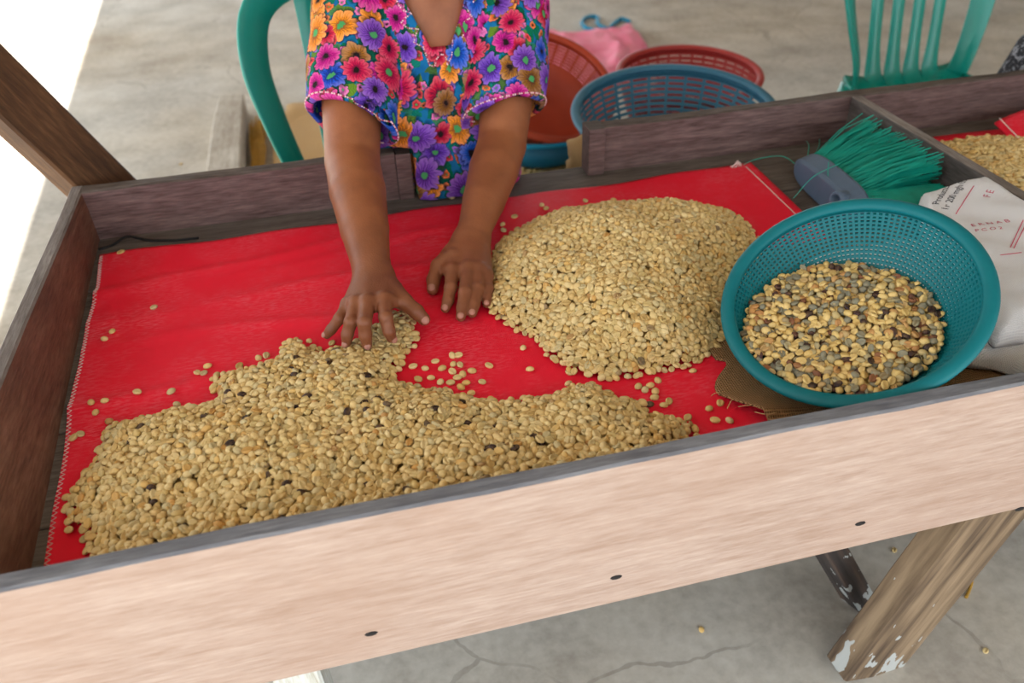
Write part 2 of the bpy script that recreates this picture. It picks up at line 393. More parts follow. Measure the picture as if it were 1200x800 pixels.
# ------------------------------------------------------------------ sorting table
def board_x(x0, x1, y0, y1, z0, z1, seed=0, amp=.0015, n=40):
    """long board along X with slightly wavy worn top edge; face material 0, top material 1"""
    b = MB(); V = []; F = []; Mi = []
    c = .003
    sec = lambda t: [(y0, z0), (y1, z0), (y1, z1-c+t[1]), (y1-c, z1+t[1]), (y0+c, z1+t[0]), (y0, z1-c+t[0])]
    for i in range(n+1):
        x = x0+(x1-x0)*i/n
        t = (noise1(x*7, seed)*amp, noise1(x*6, seed+2)*amp)
        V += [(x, y, z) for y, z in sec(t)]
    k = 6
    for i in range(n):
        for q in range(k):
            F.append((i*k+q, (i+1)*k+q, (i+1)*k+(q+1) % k, i*k+(q+1) % k)); Mi.append(1 if q in (2, 3, 4) else 0)
    F.append(tuple(range(k))); F.append(tuple(n*k+q for q in range(k-1, -1, -1))); Mi += [0, 0]
    b.add(V, F); b.m = Mi; return b
table = empty('sorting_table', 'long rustic wooden sorting table with raised tray boards and a divider', 'table', (.5, 1.0, 0))
TP = lambda o: (setattr(o, 'parent', table), setattr(o, 'matrix_parent_inverse', Matrix.Translation((-.5, -1.0, 0))), o)[2]
XR = 1.95
fb = TP(board_x(-.472, XR, .570, .592, .440, RIM, 1, .002, 60).build('front_board', mats=[M_front, M_fronttop])); fb['label'] = 'pale fresh front board with a weathered grey top edge'
# left end board: outer edge square, its foot twisted inwards at the front
lb = MB(); V = []
for i in range(11):
    y = .592+(1.478-.592)*i/10; tw = .055*(1-i/10)**1.1
    for x, z in ((-.472, .47), (-.450+tw*1.25, .47), (-.450+tw, TF), (-.450, RIM-.003), (-.453, RIM), (-.469, RIM), (-.472, RIM-.003)): V.append((x, y, z+(noise1(y*8, 4)*.0012 if z > .6 else 0)))
F = []; Mi = []
for i in range(10):
    for q in range(7): F.append((i*7+q, i*7+(q+1) % 7, (i+1)*7+(q+1) % 7, (i+1)*7+q)); Mi.append(1 if q in (3, 4, 5) else 0)
F += [tuple(range(6, -1, -1)), tuple(70+q for q in range(7))]; Mi += [0, 0]
lb.add(V, F); lb.m = Mi; TP(lb.build('end_board', mats=[M_dark_y, M_greytop]))
TP(MB().box(XR-.022, XR, .592, 1.478, .47, RIM, 0, 1).build('end_board', mats=[M_dark_y, M_greytop], bevel=.002))
TP(board_x(-.450, .104, 1.450, 1.478, TF-.02, RIM, 2, .002, 20).build('back_board', mats=[M_dark_x, M_darktop]))
TP(MB().box(.105, .134, 1.446, 1.48, TF-.02, RIM-.002, 0, 1).build('end_block', mats=[M_dark_x, M_darktop], bevel=.002))
TP(MB().box(.484, .518, 1.436, 1.482, TF, RIM+.003, 0, 1).build('end_block', mats=[M_dark_x, M_darktop], bevel=.002))
TP(board_x(.519, XR, 1.450, 1.478, TF-.02, RIM, 3, .002, 40).build('back_board', mats=[M_dark_x, M_darktop]))
TP(MB().box(1.060, 1.083, .592, 1.449, TF, RIM-.001, 0, 1).build('divider', mats=[M_divide, M_greytop], bevel=.002))
ys = [.592, .735, .905, 1.085, 1.262, 1.372, 1.488]
for i in range(6):
    TP(MB().box(-.450 if i < 5 else -.449, XR-.022, ys[i]+.0015, ys[i+1]-.0015, TF-.022, TF-(.001 if i % 2 else 0)).build('floor_plank', M_grey_x, bevel=.0015))
# crossed trestle legs
def timber(name, a, b, w, d, mat, twist=0, parent=None, n=8):
    a, b = np.array(a, float), np.array(b, float); L = np.linalg.norm(b-a); t = (b-a)/L
    s = MB(); pts = [(0, 0, L*i/n) for i in range(n+1)]
    s.sweep(pts, rect(w/2, d/2, .12), up=(0, 1, 0), scales=[1+.015*noise1(i*1.3, w*100) for i in range(n+1)])
    o = s.build(name, mat)
    z = Vector(t); y = Vector((0, 1, 0)); x = y.cross(z).normalized(); y = z.cross(x)
    R = Matrix((x, y, z)).transposed().to_4x4() @ Matrix.Rotation(twist, 4, 'Z')
    o.matrix_world = Matrix.Translation(Vector(a)) @ R
    if parent: TP(o)
    return o
timber('leg', (.736, .634, 0), (.912, .640, .563), .124, .052, M_leg, math.radians(4), table)
timber('leg', (.803, .75, 0), (.485, .75, .563), .042, .045, M_leg2, math.radians(20), table)
timber('leg', (-.155, .66, 0), (-.165, .66, .563), .06, .06, M_whiteleg, 0, table)
timber('leg', (1.62, 1.34, 0), (1.75, 1.34, .563), .09, .08, M_leg, .3, table)
timber('leg', (-.34, 1.40, 0), (-.38, 1.40, .563), .08, .08, M_leg, .2, table)
for p in ((435, 742), (1008, 613), (1195, 596), (722, 676)):
    q = ony(*p, .570); n = MB(); n.lathe([(0, -.0012), (.004, -.0012), (.0046, 0), (.004, .001), (0, .001)], 8)
    o = n.build('nail_head', M_nail); o.matrix_world = Matrix.Translation((q[0], .5698, q[2])) @ Matrix.Rotation(math.pi/2, 4, 'X') @ Matrix.Diagonal((1.7, .8, 1, 1)); o.parent = fb

# leaning post behind the back left corner, up to the roof
post = timber('timber_post', (-.112, 1.555, 0), (-.112-.52*2.75, 1.555, H), .094, .085, M_post, math.radians(42), None, 24)
tag(post, 'dark brown timber post slanting up from behind the tray corner', 'post')

# ------------------------------------------------------------------ cloths
def grid_cloth(name, fn, nu, nv, mat, parent=None, thick=.0016, sub=0):
    V = [fn(i/nu, j/nv) for j in range(nv+1) for i in range(nu+1)]
    F = [(j*(nu+1)+i, j*(nu+1)+i+1, (j+1)*(nu+1)+i+1, (j+1)*(nu+1)+i) for j in range(nv) for i in range(nu)]
    o = mesh_obj(name, V, F, mat, parent, True)
    s = o.modifiers.new('solid', 'SOLIDIFY'); s.thickness = thick; s.offset = 1
    return o
def lerp(a, b, t): return a+(b-a)*t
BLc, BRc, FRc, FLc = np.array([-.436, 1.378]), np.array([.815, 1.388]), np.array([.79, .597]), np.array([-.383, .597])
def redz(x, y):
    z = .0022+.0018*(math.sin(x*9+y*5)*.5+.5)*(math.sin(y*13-x*4)*.5+.5)
    # soft folds running across the left half
    for k, (yy, am, sl_) in enumerate(((1.26, .0035, .10), (1.17, .004, .02), (1.07, .003, -.06), (1.30, .003, .2), (.98, .003, .1))):
        d = (y-yy-sl_*(x+.1)-.012*math.sin(x*11+k*2))/.013
        z += 1.7*am*math.exp(-d*d)*max(0, min(1, (.30-x)*5))*(.6+.4*math.sin(x*8+k))
    return z
def redfn(u, v):
    a = lerp(FLc, FRc, u); b = lerp(BLc, BRc, u); p = lerp(a, b, v)
    e = .004*math.sin(u*31)+.003*math.sin(u*13+1) if v > .96 else 0
    eu = (.0012*math.sin(v*24)+.002*math.sin(v*9))*max(0, 1-u/.08)
    return (p[0]+eu, p[1]+e, TF+redz(p[0], p[1]))
redc = grid_cloth('red_cloth', redfn, 150, 96, M_redcloth)
tag(redc, 'red woven sack cloth spread over the main tray floor under the beans', 'cloth')
st = MB(); pts = []
for i in range(190):
    v = .02+.97*i/189; p = np.array(redfn(.0, v)); pts.append(p+np.array([.0005+(.0055 if i % 2 else 0), 0, .0022]))
st.tube(pts, .00065, 4)
st.build('hem_stitching', M_thread, redc)
st = MB()
for i in range(95):
    v0 = .01+.97*i/95; a = np.array(redfn(.985, v0)); b = np.array(redfn(.985, v0+.0085))
    st.sweep([a+(0, 0, .0024), b+(0, 0, .0024)], rect(.0009, .0005))
st.build('seam_stitching', M_thread, redc)
# loose white thread tuft on the far right corner
st = MB(); q = np.array(redfn(.975, .985))
for k in range(6):
    st.tube(catmull([q+(random.uniform(-.02, .0), random.uniform(-.004, .004), .003), q+(random.uniform(-.012, .008), random.uniform(0, .012), .008+.004*random.random()), q+(random.uniform(-.004, .012), random.uniform(-.004, .012), .004)], 4), .0009, 4)
st.build('thread_tuft', M_thread, redc)

# second red cloth in the right compartment with a folded-over corner
def red2(u, v):
    x = lerp(1.088, 1.90, u); y = lerp(.60, 1.385+.01*math.sin(u*9), v)
    return (x, y, TF+.003+.002*math.sin(x*14+y*9))
rc2 = grid_cloth('red_cloth', red2, 50, 40, M_redcloth)
tag(rc2, 'red cloth lining the far compartment beyond the divider', 'cloth')
fa, fbp, fc = onz(1168, 136, TF+.05), onz(1215, 178, TF+.045), onz(1290, 120, TF+.05)
def flap(u, v):
    p = lerp(lerp(fa, fbp, v), lerp(fa+np.array([.34, .05, 0]), fbp+np.array([.26, .02, 0]), v), u)
    b = .035*math.sin(math.pi*min(1, u*1.6+.05))**.7
    return (p[0], p[1], TF+.030+b*.6-.012*v)
ff = grid_cloth('folded_corner', flap, 18, 14, M_redcloth, rc2, .003)
st = MB(); st.tube([np.array(flap(.03, i/40))+(.002*(i % 2), 0, .004) for i in range(41)], .0012, 4); st.build('flap_stitching', M_thread, rc2)

# burlap under the colander
def burl(u, v):
    y = lerp(.598, 1.060, v); xl = .462 if y < .83 else lerp(.462, .672, min(1, (y-.83)/.23))
    x = lerp(xl, .93, u)
    z = TF+redz(x, y)+.0022+.0013*(1+math.sin(x*38+y*21)*math.sin(y*33))
    if u < .22:
        k = (1-u/.22)
        z += .020*k*max(0, math.sin(v*9.5+.3))*(1 if .15 < v < .75 else .3); x += (.018*math.sin(v*17)*k-.012*k*max(0, math.sin(v*23)))*(1 if y < .80 else .25)
    if v > .85 and u > .88: z += .030*(v-.85)/.15*min(1, (u-.88)/.05)
    return (x, y, z)
bl = grid_cloth('burlap_cloth', burl, 60, 60, M_burlap, None, .003)
tag(bl, 'crumpled brown burlap spread under the teal colander', 'burlap')
for k in range(6):
    p = np.array(burl(0.02, .05+.05*k)); st = MB(); st.tube(catmull([p, p+(-.010-.008*random.random(), .004*random.uniform(-1, 1), .003), p+(-.022, random.uniform(-.01, .012), -.003)], 3), .0006, 4)
    st.build('frayed_thread', M_tanburlap, bl)

# white printed sack, folded in two layers
def slab(fn_top, base, nu, nv):
    """closed soft slab: top surface from fn_top, bottom at fn base"""
    top = [fn_top(i/nu, j/nv) for j in range(nv+1) for i in range(nu+1)]
    bot = [(x, y, base(x, y)) for x, y, z in top]
    n = len(top); F = []
    for j in range(nv):
        for i in range(nu):
            a = j*(nu+1)+i; q = (a, a+1, a+nu+2, a+nu+1); F.append(q); F.append(tuple(n+t for t in reversed(q)))
    ring = [i for i in range(nu+1)]+[j*(nu+1)+nu for j in range(1, nv+1)]+[nv*(nu+1)+i for i in range(nu-1, -1, -1)]+[j*(nu+1) for j in range(nv-1, 0, -1)]
    for a, b in zip(ring, ring[1:]+ring[:1]): F.append((a, a+n, b+n, b))
    return top+bot, F
pA, pB = onz(1107, 212, .664), onz(1080, 243, .664)
def sack_top(u, v):
    # v: 0 front .. 1 back ; u: 0 left .. 1 right
    Lx, Ly = lerp(.80, pB[0]-.02, min(1, v)), lerp(.685, pB[1]-.01, v)
    Rx, Ry = lerp(1.054, 1.052, v), lerp(.675, pA[1]-.03, v)
    if v > .80:
        k = (v-.80)/.2; Lx = lerp(Lx, pA[0]-.012, k*.75); Ly = lerp(Ly, pA[1], k)
        Ry = lerp(Ry, pA[1]-.045, k)
    x, y = lerp(Lx, Rx, u), lerp(Ly, Ry, u)
    e = min(u*9, (1-u)*14, v*12, (1-v)*14, 1); e = math.sqrt(max(0, e))
    z = .638+.022*e+.034*u*e+.0025*math.sin(x*41+y*17)+.002*math.sin(y*47-x*9)+.0016*math.sin(x*90+y*60)
    return (x, y, z)
sv, sf = slab(sack_top, lambda x, y: .632, 34, 44)
sack = mesh_obj('woven_sack', sv, sf, M_white, None, True)
tag(sack, 'folded white woven plastic sack with black and red print beside the colander', 'sack')
def sack_low(u, v):
    x = lerp(lerp(.82, .705, min(1, max(0, (v-.12)/.15))), 1.056, u); y = lerp(.618+.02*math.sin(u*5+.5), 1.0, v)
    e = math.sqrt(max(0, min(u*9, (1-u)*12, v*9, (1-v)*9, 1)))
    return (x, y, .603+.03*e+.003*math.sin(x*60+y*44)+.002*math.sin(x*25-y*70))
lv, lf = slab(sack_low, lambda x, y: TF+(.0125 if x < .935 else .001), 26, 30)
lo = mesh_obj('lower_fold', lv, lf, M_white, sack, True)
# print on the sack: rows of lettering and faint red marks following the cloth
M_ink = plain('black_print', lin(46, 44, 56), .8, .1, 400, 0, .3)
M_rink = plain('red_print', lin(206, 96, 120), .8, .1, 400, 0, .2)
sack_bvh = BVHTree.FromPolygons([Vector(v) for v in sv], sf)
def printed(name, text, a, b, size, mat, shear=0):
    """text laid on the cloth from world xy a towards b"""
    cu = bpy.data.curves.new('txt', 'FONT'); cu.body = text; cu.size = size; cu.shear = shear
    tmp = bpy.data.objects.new('txt', cu); COL.objects.link(tmp)
    dg = bpy.context.evaluated_depsgraph_get(); me = bpy.data.meshes.new_from_object(tmp.evaluated_get(dg)); bpy.data.objects.remove(tmp)
    d = np.array(b[:2])-np.array(a[:2]); d /= np.linalg.norm(d); nrm = np.array([-d[1], d[0]])
    for v in me.vertices:
        p = np.array(a[:2])+d*v.co.x+nrm*v.co.y
        h = sack_bvh.ray_cast(Vector((p[0], p[1], 1.0)), Vector((0, 0, -1)))
        v.co = (p[0], p[1], (h[0].z if h[0] else .665)+.0006)
    me.materials.clear(); me.materials.append(mat)
    o = bpy.data.objects.new(name, me); COL.objects.link(o); o.parent = sack; return o
def sp(px, py):
    h = sack_bvh.ray_cast(Vector(EYE), Vector(ray(px, py))); return np.array(h[0]) if h[0] else onz(px, py, .67)
printed('lettering', 'Producto SE', sp(1100, 240), sp(1119, 212), .0155, M_ink)
printed('lettering', '1r 200 mgh 05', sp(1110, 247), sp(1131, 214), .0150, M_ink)
printed('lettering', 'F E', sp(1160, 232), sp(1168, 220), .016, M_rink)
printed('lettering', 'E R N A B', sp(1139, 266), sp(1186, 260), .013, M_rink)
printed('lettering', 'P C O 2', sp(1143, 272), sp(1187, 268), .011, M_rink)
for (a, b) in (((1120, 251), (1141, 218)), ((1184, 290), (1199, 258)), ((1188, 291), (1203, 261)), ((1172, 299), (1197, 296))):
    pts = [sp(lerp(a[0], b[0], i/10), lerp(a[1], b[1], i/10))+np.array([0, 0, .0004]) for i in range(11)]
    MB().sweep(pts, rect(.0007, .0003)).build('printed_line', M_rink, sack)

# ------------------------------------------------------------------ baskets
def basket(name, label, c, n, rt, rb, depth, rows, cols, mat, rim=.008, ribw=.45, ringw=.4, wall0=.12, thick=.0022, group=None, yaw=0, solid_rim=.1, bow=.06):
    root = empty(name, label, 'basket', (0, 0, 0), 0, group)
    z = Vector(n).normalized(); x = Vector((1, 0, 0)); x = (x-z*x.dot(z)).normalized(); y = z.cross(x)
    R = Matrix((x, y, z)).transposed().to_4x4()
    root.matrix_world = Matrix.Translation(Vector(c)) @ R @ Matrix.Rotation(yaw, 4, 'Z') @ Matrix.Translation((0, 0, -depth))
    rad = lambda t: rb+(rt-rb)*(t**.8)+bow*rb*math.sin(math.pi*t)*.5
    P = lambda t, a, off=0: ((rad(t)+off)*math.cos(a), (rad(t)+off)*math.sin(a), depth*t)
    lat = MB(); t0, t1 = wall0, 1-solid_rim; dt = (t1-t0)/rows; da = 2*math.pi/cols
    for i in range(0, rows+1):
        t = t0+dt*i; hw = dt*ringw*.5
        V = []; F = []
        sg = cols*max(1, round(96/cols))
        for k in range(sg):
            a = k*2*math.pi/sg; V += [P(t-hw, a, 0), P(t-hw, a, thick), P(t+hw, a, thick), P(t+hw, a, 0)]
        for k in range(sg):
            j = (k+1) % sg
            for q in range(4): F.append((k*4+q, k*4+(q+1) % 4, j*4+(q+1) % 4, j*4+q))
        lat.add(V, F)
    for k in range(cols):
        a = k*da; hw = da*ribw*.5; V = []; F = []; ns = max(4, rows//2)
        for i in range(ns+1):
            t = lerp(t0, t1, i/ns); V += [P(t, a-hw, -.0003), P(t, a+hw, -.0003), P(t, a+hw, thick+.0003), P(t, a-hw, thick+.0003)]
        for i in range(ns):
            for q in range(4): F.append((i*4+q, i*4+(q+1) % 4, (i+1)*4+(q+1) % 4, (i+1)*4+q))
        lat.add(V, F)
    lat.build('slotted_wall', mat, root)
    s = MB(); N = 72
    s.lathe([(rad(t1)-.0004, depth*t1), (rad(1), depth), (rad(1)+thick+.001, depth), (rad(t1)+thick+.001, depth*t1)], N, closed=True)
    s.build('collar', mat, root, True)
    r = MB(); r.lathe([(rt+thick*.5+rim*1.15*math.cos(a), depth+rim*.8*math.sin(a)) for a in [2*math.pi*k/12 for k in range(12)]], N, closed=True); r.build('rim', mat, root, True)
    b = MB(); b.lathe([(0, 0), (rb*.98, 0), (rad(t0*.5), depth*t0*.5), (rad(t0), depth*t0), (rad(t0)+thick, depth*t0), (rad(t0*.4)+thick, depth*t0*.3), (rb, -thick), (0, -thick)], N); b.build('base', mat, root, True)
    return root
bask_c, bask_n = Vector((.6206, .7585, .702)), Vector((-.4096, -.1742, .8955)).normalized()
B_RT, B_RB, B_D = .157, .078, .075
col = basket('colander', 'teal plastic colander holding mixed discoloured coffee beans', bask_c, bask_n, B_RT, B_RB, B_D, 15, 118, M_teal, .0085, .46, .48, .06, .0022)
blue = basket('plastic_basket', 'large blue slotted plastic basket behind the tray', (.84, 1.83, .537), (-.031, -.105, .994), .246, .175, .19, 11, 30, M_blue, .011, .16, .55, .05, .003, 'slotted plastic baskets')
redb = basket('plastic_basket', 'dark red slotted plastic basket behind the blue basket', (1.06, 2.23, .482), (.0, -.06, .99), .205, .15, .17, 9, 34, M_red, .010, .2, .8, .1, .003, 'slotted plastic baskets')
orab = basket('plastic_basket', 'orange slotted plastic basket tipped inside the blue tub', (.605, 2.19, .51), (.15, -.47, .861), .197, .112, .138, 7, 34, M_orange, .010, .22, .55, .5, .003, 'slotted plastic baskets')
# solid blue tub under the orange basket
tub = empty('plastic_tub', 'round blue plastic tub standing on the sack of beans', 'tub', (.585, 2.19, .326))
tb = MB(); tb.lathe([(0, .004), (.14, .004), (.158, .016), (.180, .080), (.186, .080), (.164, .010), (.145, 0), (0, 0)], 56); tb.build('body', M_tub, tub, True)
tb = MB(); tb.lathe([(.184+.008*math.cos(a), .080+.007*math.sin(a)) for a in [2*math.pi*k/10 for k in range(10)]], 56, closed=True); tb.build('rim', M_cyan, tub, True)

# burlap sacks full of beans standing behind the tray
def open_sack(label, c, r, h, seed):
    root = empty('burlap_sack', label, 'sack', (c[0], c[1], 0))
    prof = [(0, 0), (r*.8, 0), (r*.98, .03), (r*1.04, h*.4), (r*1.0, h*.8), (r*.97, h), (r*1.0, h+.010), (r*.97, h+.014), (r*.93, h), (r*.9, h-.03), (0, h-.03)]
    s = MB(); n = 40; V = []
    for (rr, z) in prof:
        for i in range(n):
            a = 2*math.pi*i/n; k = 1+.035*math.sin(a*5+seed+z*9)+.025*math.sin(a*9-seed*2); V.append((rr*k*math.cos(a), rr*k*math.sin(a), z+(.012*math.sin(a*4+seed) if z > h*.7 else 0)))
    F = [(j*n+i, j*n+(i+1) % n, (j+1)*n+(i+1) % n, (j+1)*n+i) for j in range(len(prof)-1) for i in range(n)]
    s.add(V, F).build('sack_cloth', M_tanburlap, root, True); return root
sackA = open_sack('open pale burlap sack full of beans under the blue tub', (.595, 2.135), .240, .318, 1)
sackB = open_sack('pale burlap sack supporting the blue and red baskets', (1.08, 2.10), .20, .285, 2.4)
# rolled empty burlap sack leaning at the end block
r = MB(); rp = catmull([(.58, 1.63, .0), (.565, 1.625, .25), (.532, 1.61, .46), (.530, 1.61, .53), (.538, 1.615, .595)], 6)
ns = len(rp)
r.sweep(rp, circ(.040, 14), scales=[(.95+.25*noise1(i*.8, 1), .8+.2*noise1(i*.5, 3)) if i < ns-2 else (.6 if i == ns-2 else .3) for i in range(ns)])
tag(r.build('burlap_roll', M_tanburlap, None, True), 'rolled empty tan burlap sack leaning behind the tray gap', 'burlap')

# ------------------------------------------------------------------ broom head lying in the tray
broom = empty('broom_head', 'grey broom head with teal plastic bristles lying against the divider', 'broom', (.885, 1.2, TF))
bz = TF+.032
hb = MB(); V = []
pa_, pb_ = np.array([.875, 1.305]), np.array([.866, 1.085])
sec = []
for k in range(28):
    a = 2*math.pi*k/28; ca, sa = math.cos(a), math.sin(a); sec.append((math.copysign(abs(ca)**.55, ca), math.copysign(abs(sa)**.8, sa)))
lay = [(.9, -.020), (1, -.014), (1, .014), (.9, .021)]
ax = (pa_-pb_)/2; mid = (pa_+pb_)/2; Lh = np.linalg.norm(ax); ax /= Lh; nx = np.array([-ax[1], ax[0]])
for s_, off in lay:
    for u, v in sec:
        # the block lies on its side: thickness along bristle direction (x), width vertical
        p = mid+ax*u*Lh*s_; V.append((p[0]+off, p[1]+off*.05, bz+.001+v*.027*s_+off*.25))
F = [(j*28+i, j*28+(i+1) % 28, (j+1)*28+(i+1) % 28, (j+1)*28+i) for j in range(3) for i in range(28)]+[tuple(range(27, -1, -1)), tuple(84+i for i in range(28))]
TB = lambda o: (setattr(o, 'parent', broom), setattr(o, 'matrix_parent_inverse', Matrix.Translation((-.885, -1.2, -TF))), o)[2]
TB(hb.add(V, F).build('block', M_broom, None, False, bevel=.003))
sk = MB(); sk.lathe([(.0, -.006), (.009, -.006), (.009, .024), (.013, .024), (.0145, .02), (.0145, -.01), (0, -.01)], 18)
o = sk.build('handle_socket', M_broom, None, True); o.matrix_world = Matrix.Translation((.853, 1.125, bz+.012)) @ Matrix.Rotation(math.radians(-75), 4, 'Y') @ Matrix.Rotation(.3, 4, 'X'); TB(o)
M_bris = plain('teal_bristle', lin(0, 150, 132), .45, .4, 40, 0, .22)
br = MB()
for k in range(1050):
    u = random.uniform(-1, 1); w_ = random.uniform(-1, 1)
    p0 = np.array([*(mid+ax*u*Lh*.93), bz+w_*.019]); p0[0] += .016
    fan = u*(.055 if u > 0 else .02)+random.gauss(0, .008)
    L = .150+.018*random.random()-.02*abs(u)**3+.012*math.sin(u*7)
    tip = p0+np.array([L, fan, 0]); tip[2] = TF+.012+abs(.030*(w_+1))+random.uniform(0, .03)
    tip[0] = min(tip[0], 1.056-.004*random.random())
    low = tip[1] < 1.135
    if low: tip[2] = min(tip[2], .622+.006*random.random())
    q = lerp(p0, tip, .5)+np.array([0, random.gauss(0, .003), .006+random.gauss(0, .003)])
    if low: q[2] = min(q[2], .628)
    br.sweep([p0, q, tip], [(.0011, 0), (-.0005, .0009), (-.0005, -.0009)], caps=False)
bo = TB(br.build('bristles', M_bris)); bo['kind'] = 'stuff'
for pts in ([(.885, 1.31), (.86, 1.345), (.82, 1.37), (.79, 1.373)], [(.90, 1.325), (.93, 1.37), (.955, 1.42)], [(.90, 1.32), (.945, 1.36), (.985, 1.42)], [(.885, 1.20), (.835, 1.20), (.80, 1.195)], [(.868, 1.21), (.86, 1.19), (.868, 1.165)]):
    zz = [.012, .03, .02, .01]
    lf_ = MB(); lf_.tube(catmull([(x, y, TF+(zz[i] if pts[0][1] > 1.25 else (.075, .055, .02, .01)[i])) for i, (x, y) in enumerate(pts)], 5), .0009, 4); TB(lf_.build('loose_fibre', M_bris))


# ------------------------------------------------------------------ coffee beans
def bean_mesh():
    A, Bw, Hh = .0061, .0049, .0041
    ph = [math.radians(a) for a in (-90, -62, -20, 22, 62, 90, 118, 158, 200, 242)]
    th = [math.radians(a) for a in (28, 60, 90, 120, 152)]
    V = [(A, 0, 0)]
    for t in th:
        for p in ph:
            r = math.sin(t); x = A*math.cos(t); y = Bw*r*math.cos(p); z = Hh*r*math.sin(p)
            if math.sin(p) < 0: z *= .62
            if abs(p+math.pi/2) < .01: z = +.0003*r
            V.append((x, y, z))
    V.append((-A, 0, 0)); n = len(ph); F = []
    for k in range(n):
        F.append((0, 1+k, 1+(k+1) % n)); e = len(V)-1; b = 1+(len(th)-1)*n; F.append((e, b+(k+1) % n, b+k))
    for j in range(len(th)-1):
        for k in range(n):
            a, b, c, d = 1+j*n+k, 1+j*n+(k+1) % n, 1+(j+1)*n+(k+1) % n, 1+(j+1)*n+k
            F += [(a, d, b), (b, d, c)]
    V = np.array(V); V[:, 2] -= .0006
    return V, np.array(F)
BV, BF = bean_mesh()
def bean_data(name, mat):
    me = bpy.data.meshes.new(name); me.from_pydata([tuple(v) for v in BV], [], [tuple(map(int, f)) for f in BF])
    me.polygons.foreach_set('use_smooth', np.ones(len(BF), bool)); me.materials.append(mat); return me
ME_PALE, ME_MIX = bean_data('coffee_bean', M_pale_i), bean_data('sorted_bean', M_mix_i)
def rot_for(nrm, yaw, flip, tilt, tdir):
    z = Vector(nrm).normalized(); x = Vector((1, 0, 0)); x = (x-z*x.dot(z)).normalized(); y = z.cross(x)
    R = Matrix((x, y, z)).transposed()
    R = R @ Matrix.Rotation(yaw, 3, 'Z') @ Matrix.Rotation(tilt*math.cos(tdir), 3, 'X') @ Matrix.Rotation(tilt*math.sin(tdir), 3, 'Y')
    if flip: R = R @ Matrix.Rotation(math.pi, 3, 'X')
    return R
def in_poly(P, poly):
    x, y = P[:, 0], P[:, 1]; ins = np.zeros(len(P), bool); n = len(poly)
    for i in range(n):
        x0, y0 = poly[i]; x1, y1 = poly[(i+1) % n]
        c = ((y0 > y) != (y1 > y)) & (x < (x1-x0)*(y-y0)/(y1-y0+1e-12)+x0); ins ^= c
    return ins
def poly_dist(P, segs):
    D = np.full(len(P), 9.)
    for a, b in segs:
        a, b = np.array(a), np.array(b); ab = b-a; t = np.clip(((P-a)@ab)/(ab@ab+1e-12), 0, 1)
        D = np.minimum(D, np.linalg.norm(P-a-t[:, None]*ab, axis=1))
    return D
def scatter(xy, zf, lift, tilt, sizes=(.9, 1.14), flat=0.5):
    """returns list of (pos, 3x3, scale)"""
    e = .004; X = np.array(xy); z = zf(X); zx = (zf(X+[e, 0])-zf(X-[e, 0]))/(2*e); zy = (zf(X+[0, e])-zf(X-[0, e]))/(2*e)
    out = []
    for i in range(len(X)):
        R = rot_for((-zx[i], -zy[i], 1), random.uniform(0, 6.28), random.random() < flat, abs(random.gauss(0, tilt)), random.uniform(0, 6.28))
        s = random.uniform(*sizes)
        out.append((np.array([X[i, 0], X[i, 1], z[i]+lift+random.uniform(-.0012, .0016)]), R, (s*random.uniform(.92, 1.08), s*random.uniform(.9, 1.08), s*random.uniform(.95, 1.15))))
    return out
def join_beans(name, items, mat, parent=None, core=None, tints=None):
    n = len(items); P = np.array([i[0] for i in items]); R = np.array([np.array(i[1]) for i in items]); S = np.array([i[2] for i in items])
    V = np.einsum('nij,nvj->nvi', R, BV[None]*S[:, None, :])+P[:, None, :]
    F = BF[None]+np.arange(n)[:, None, None]*len(BV)
    t = np.repeat(rng.random(n) if tints is None else tints, len(BV))
    V = V.reshape(-1, 3); F = F.reshape(-1, 3)
    if core is not None:
        cv, cf = core; F = np.vstack([F, cf+len(V)]); V = np.vstack([V, cv]); t = np.concatenate([t, np.full(len(cv), .0)])
    return fast_mesh(name, V, F, mat, parent, t)
def single(me, name, item, label, cat, group):
    o = bpy.data.objects.new(name, me); COL.objects.link(o)
    o.matrix_world = Matrix.Translation(Vector(item[0])) @ item[1].to_4x4() @ Matrix.Diagonal((*item[2], 1))
    return tag(o, label, cat, group)
def hexgrid(x0, x1, y0, y1, d, jit=.38):
    P = []; j = 0; y = y0
    while y < y1:
        x = x0+(d/2 if j % 2 else 0)
        while x < x1: P.append((x+random.uniform(-jit, jit)*d, y+random.uniform(-jit, jit)*d)); x += d
        y += d*.87; j += 1
    return np.array(P)
def core_mesh(poly, zf, bbox, step, drop, zmin):
    xs = np.arange(bbox[0], bbox[1]+step, step); ys_ = np.arange(bbox[2], bbox[3]+step, step)
    G = np.array([(x, y) for y in ys_ for x in xs]); z = zf(G)-drop; ok = in_poly(G, poly) & (z > zmin)
    idx = -np.ones(len(G), int); z = np.maximum(z, zmin); nx = len(xs); F = []
    for j in range(len(ys_)-1):
        for i in range(nx-1):
            a, b, c, d = j*nx+i, j*nx+i+1, (j+1)*nx+i+1, (j+1)*nx+i
            if ok[a] and ok[b] and ok[c] and ok[d]: F += [(a, b, c), (a, c, d)]
    F = np.array(F); used = np.unique(F); idx[used] = np.arange(len(used))
    return np.column_stack([G[used], z[used]]), idx[F]
CL = TF+.0058   # cloth surface where beans lie

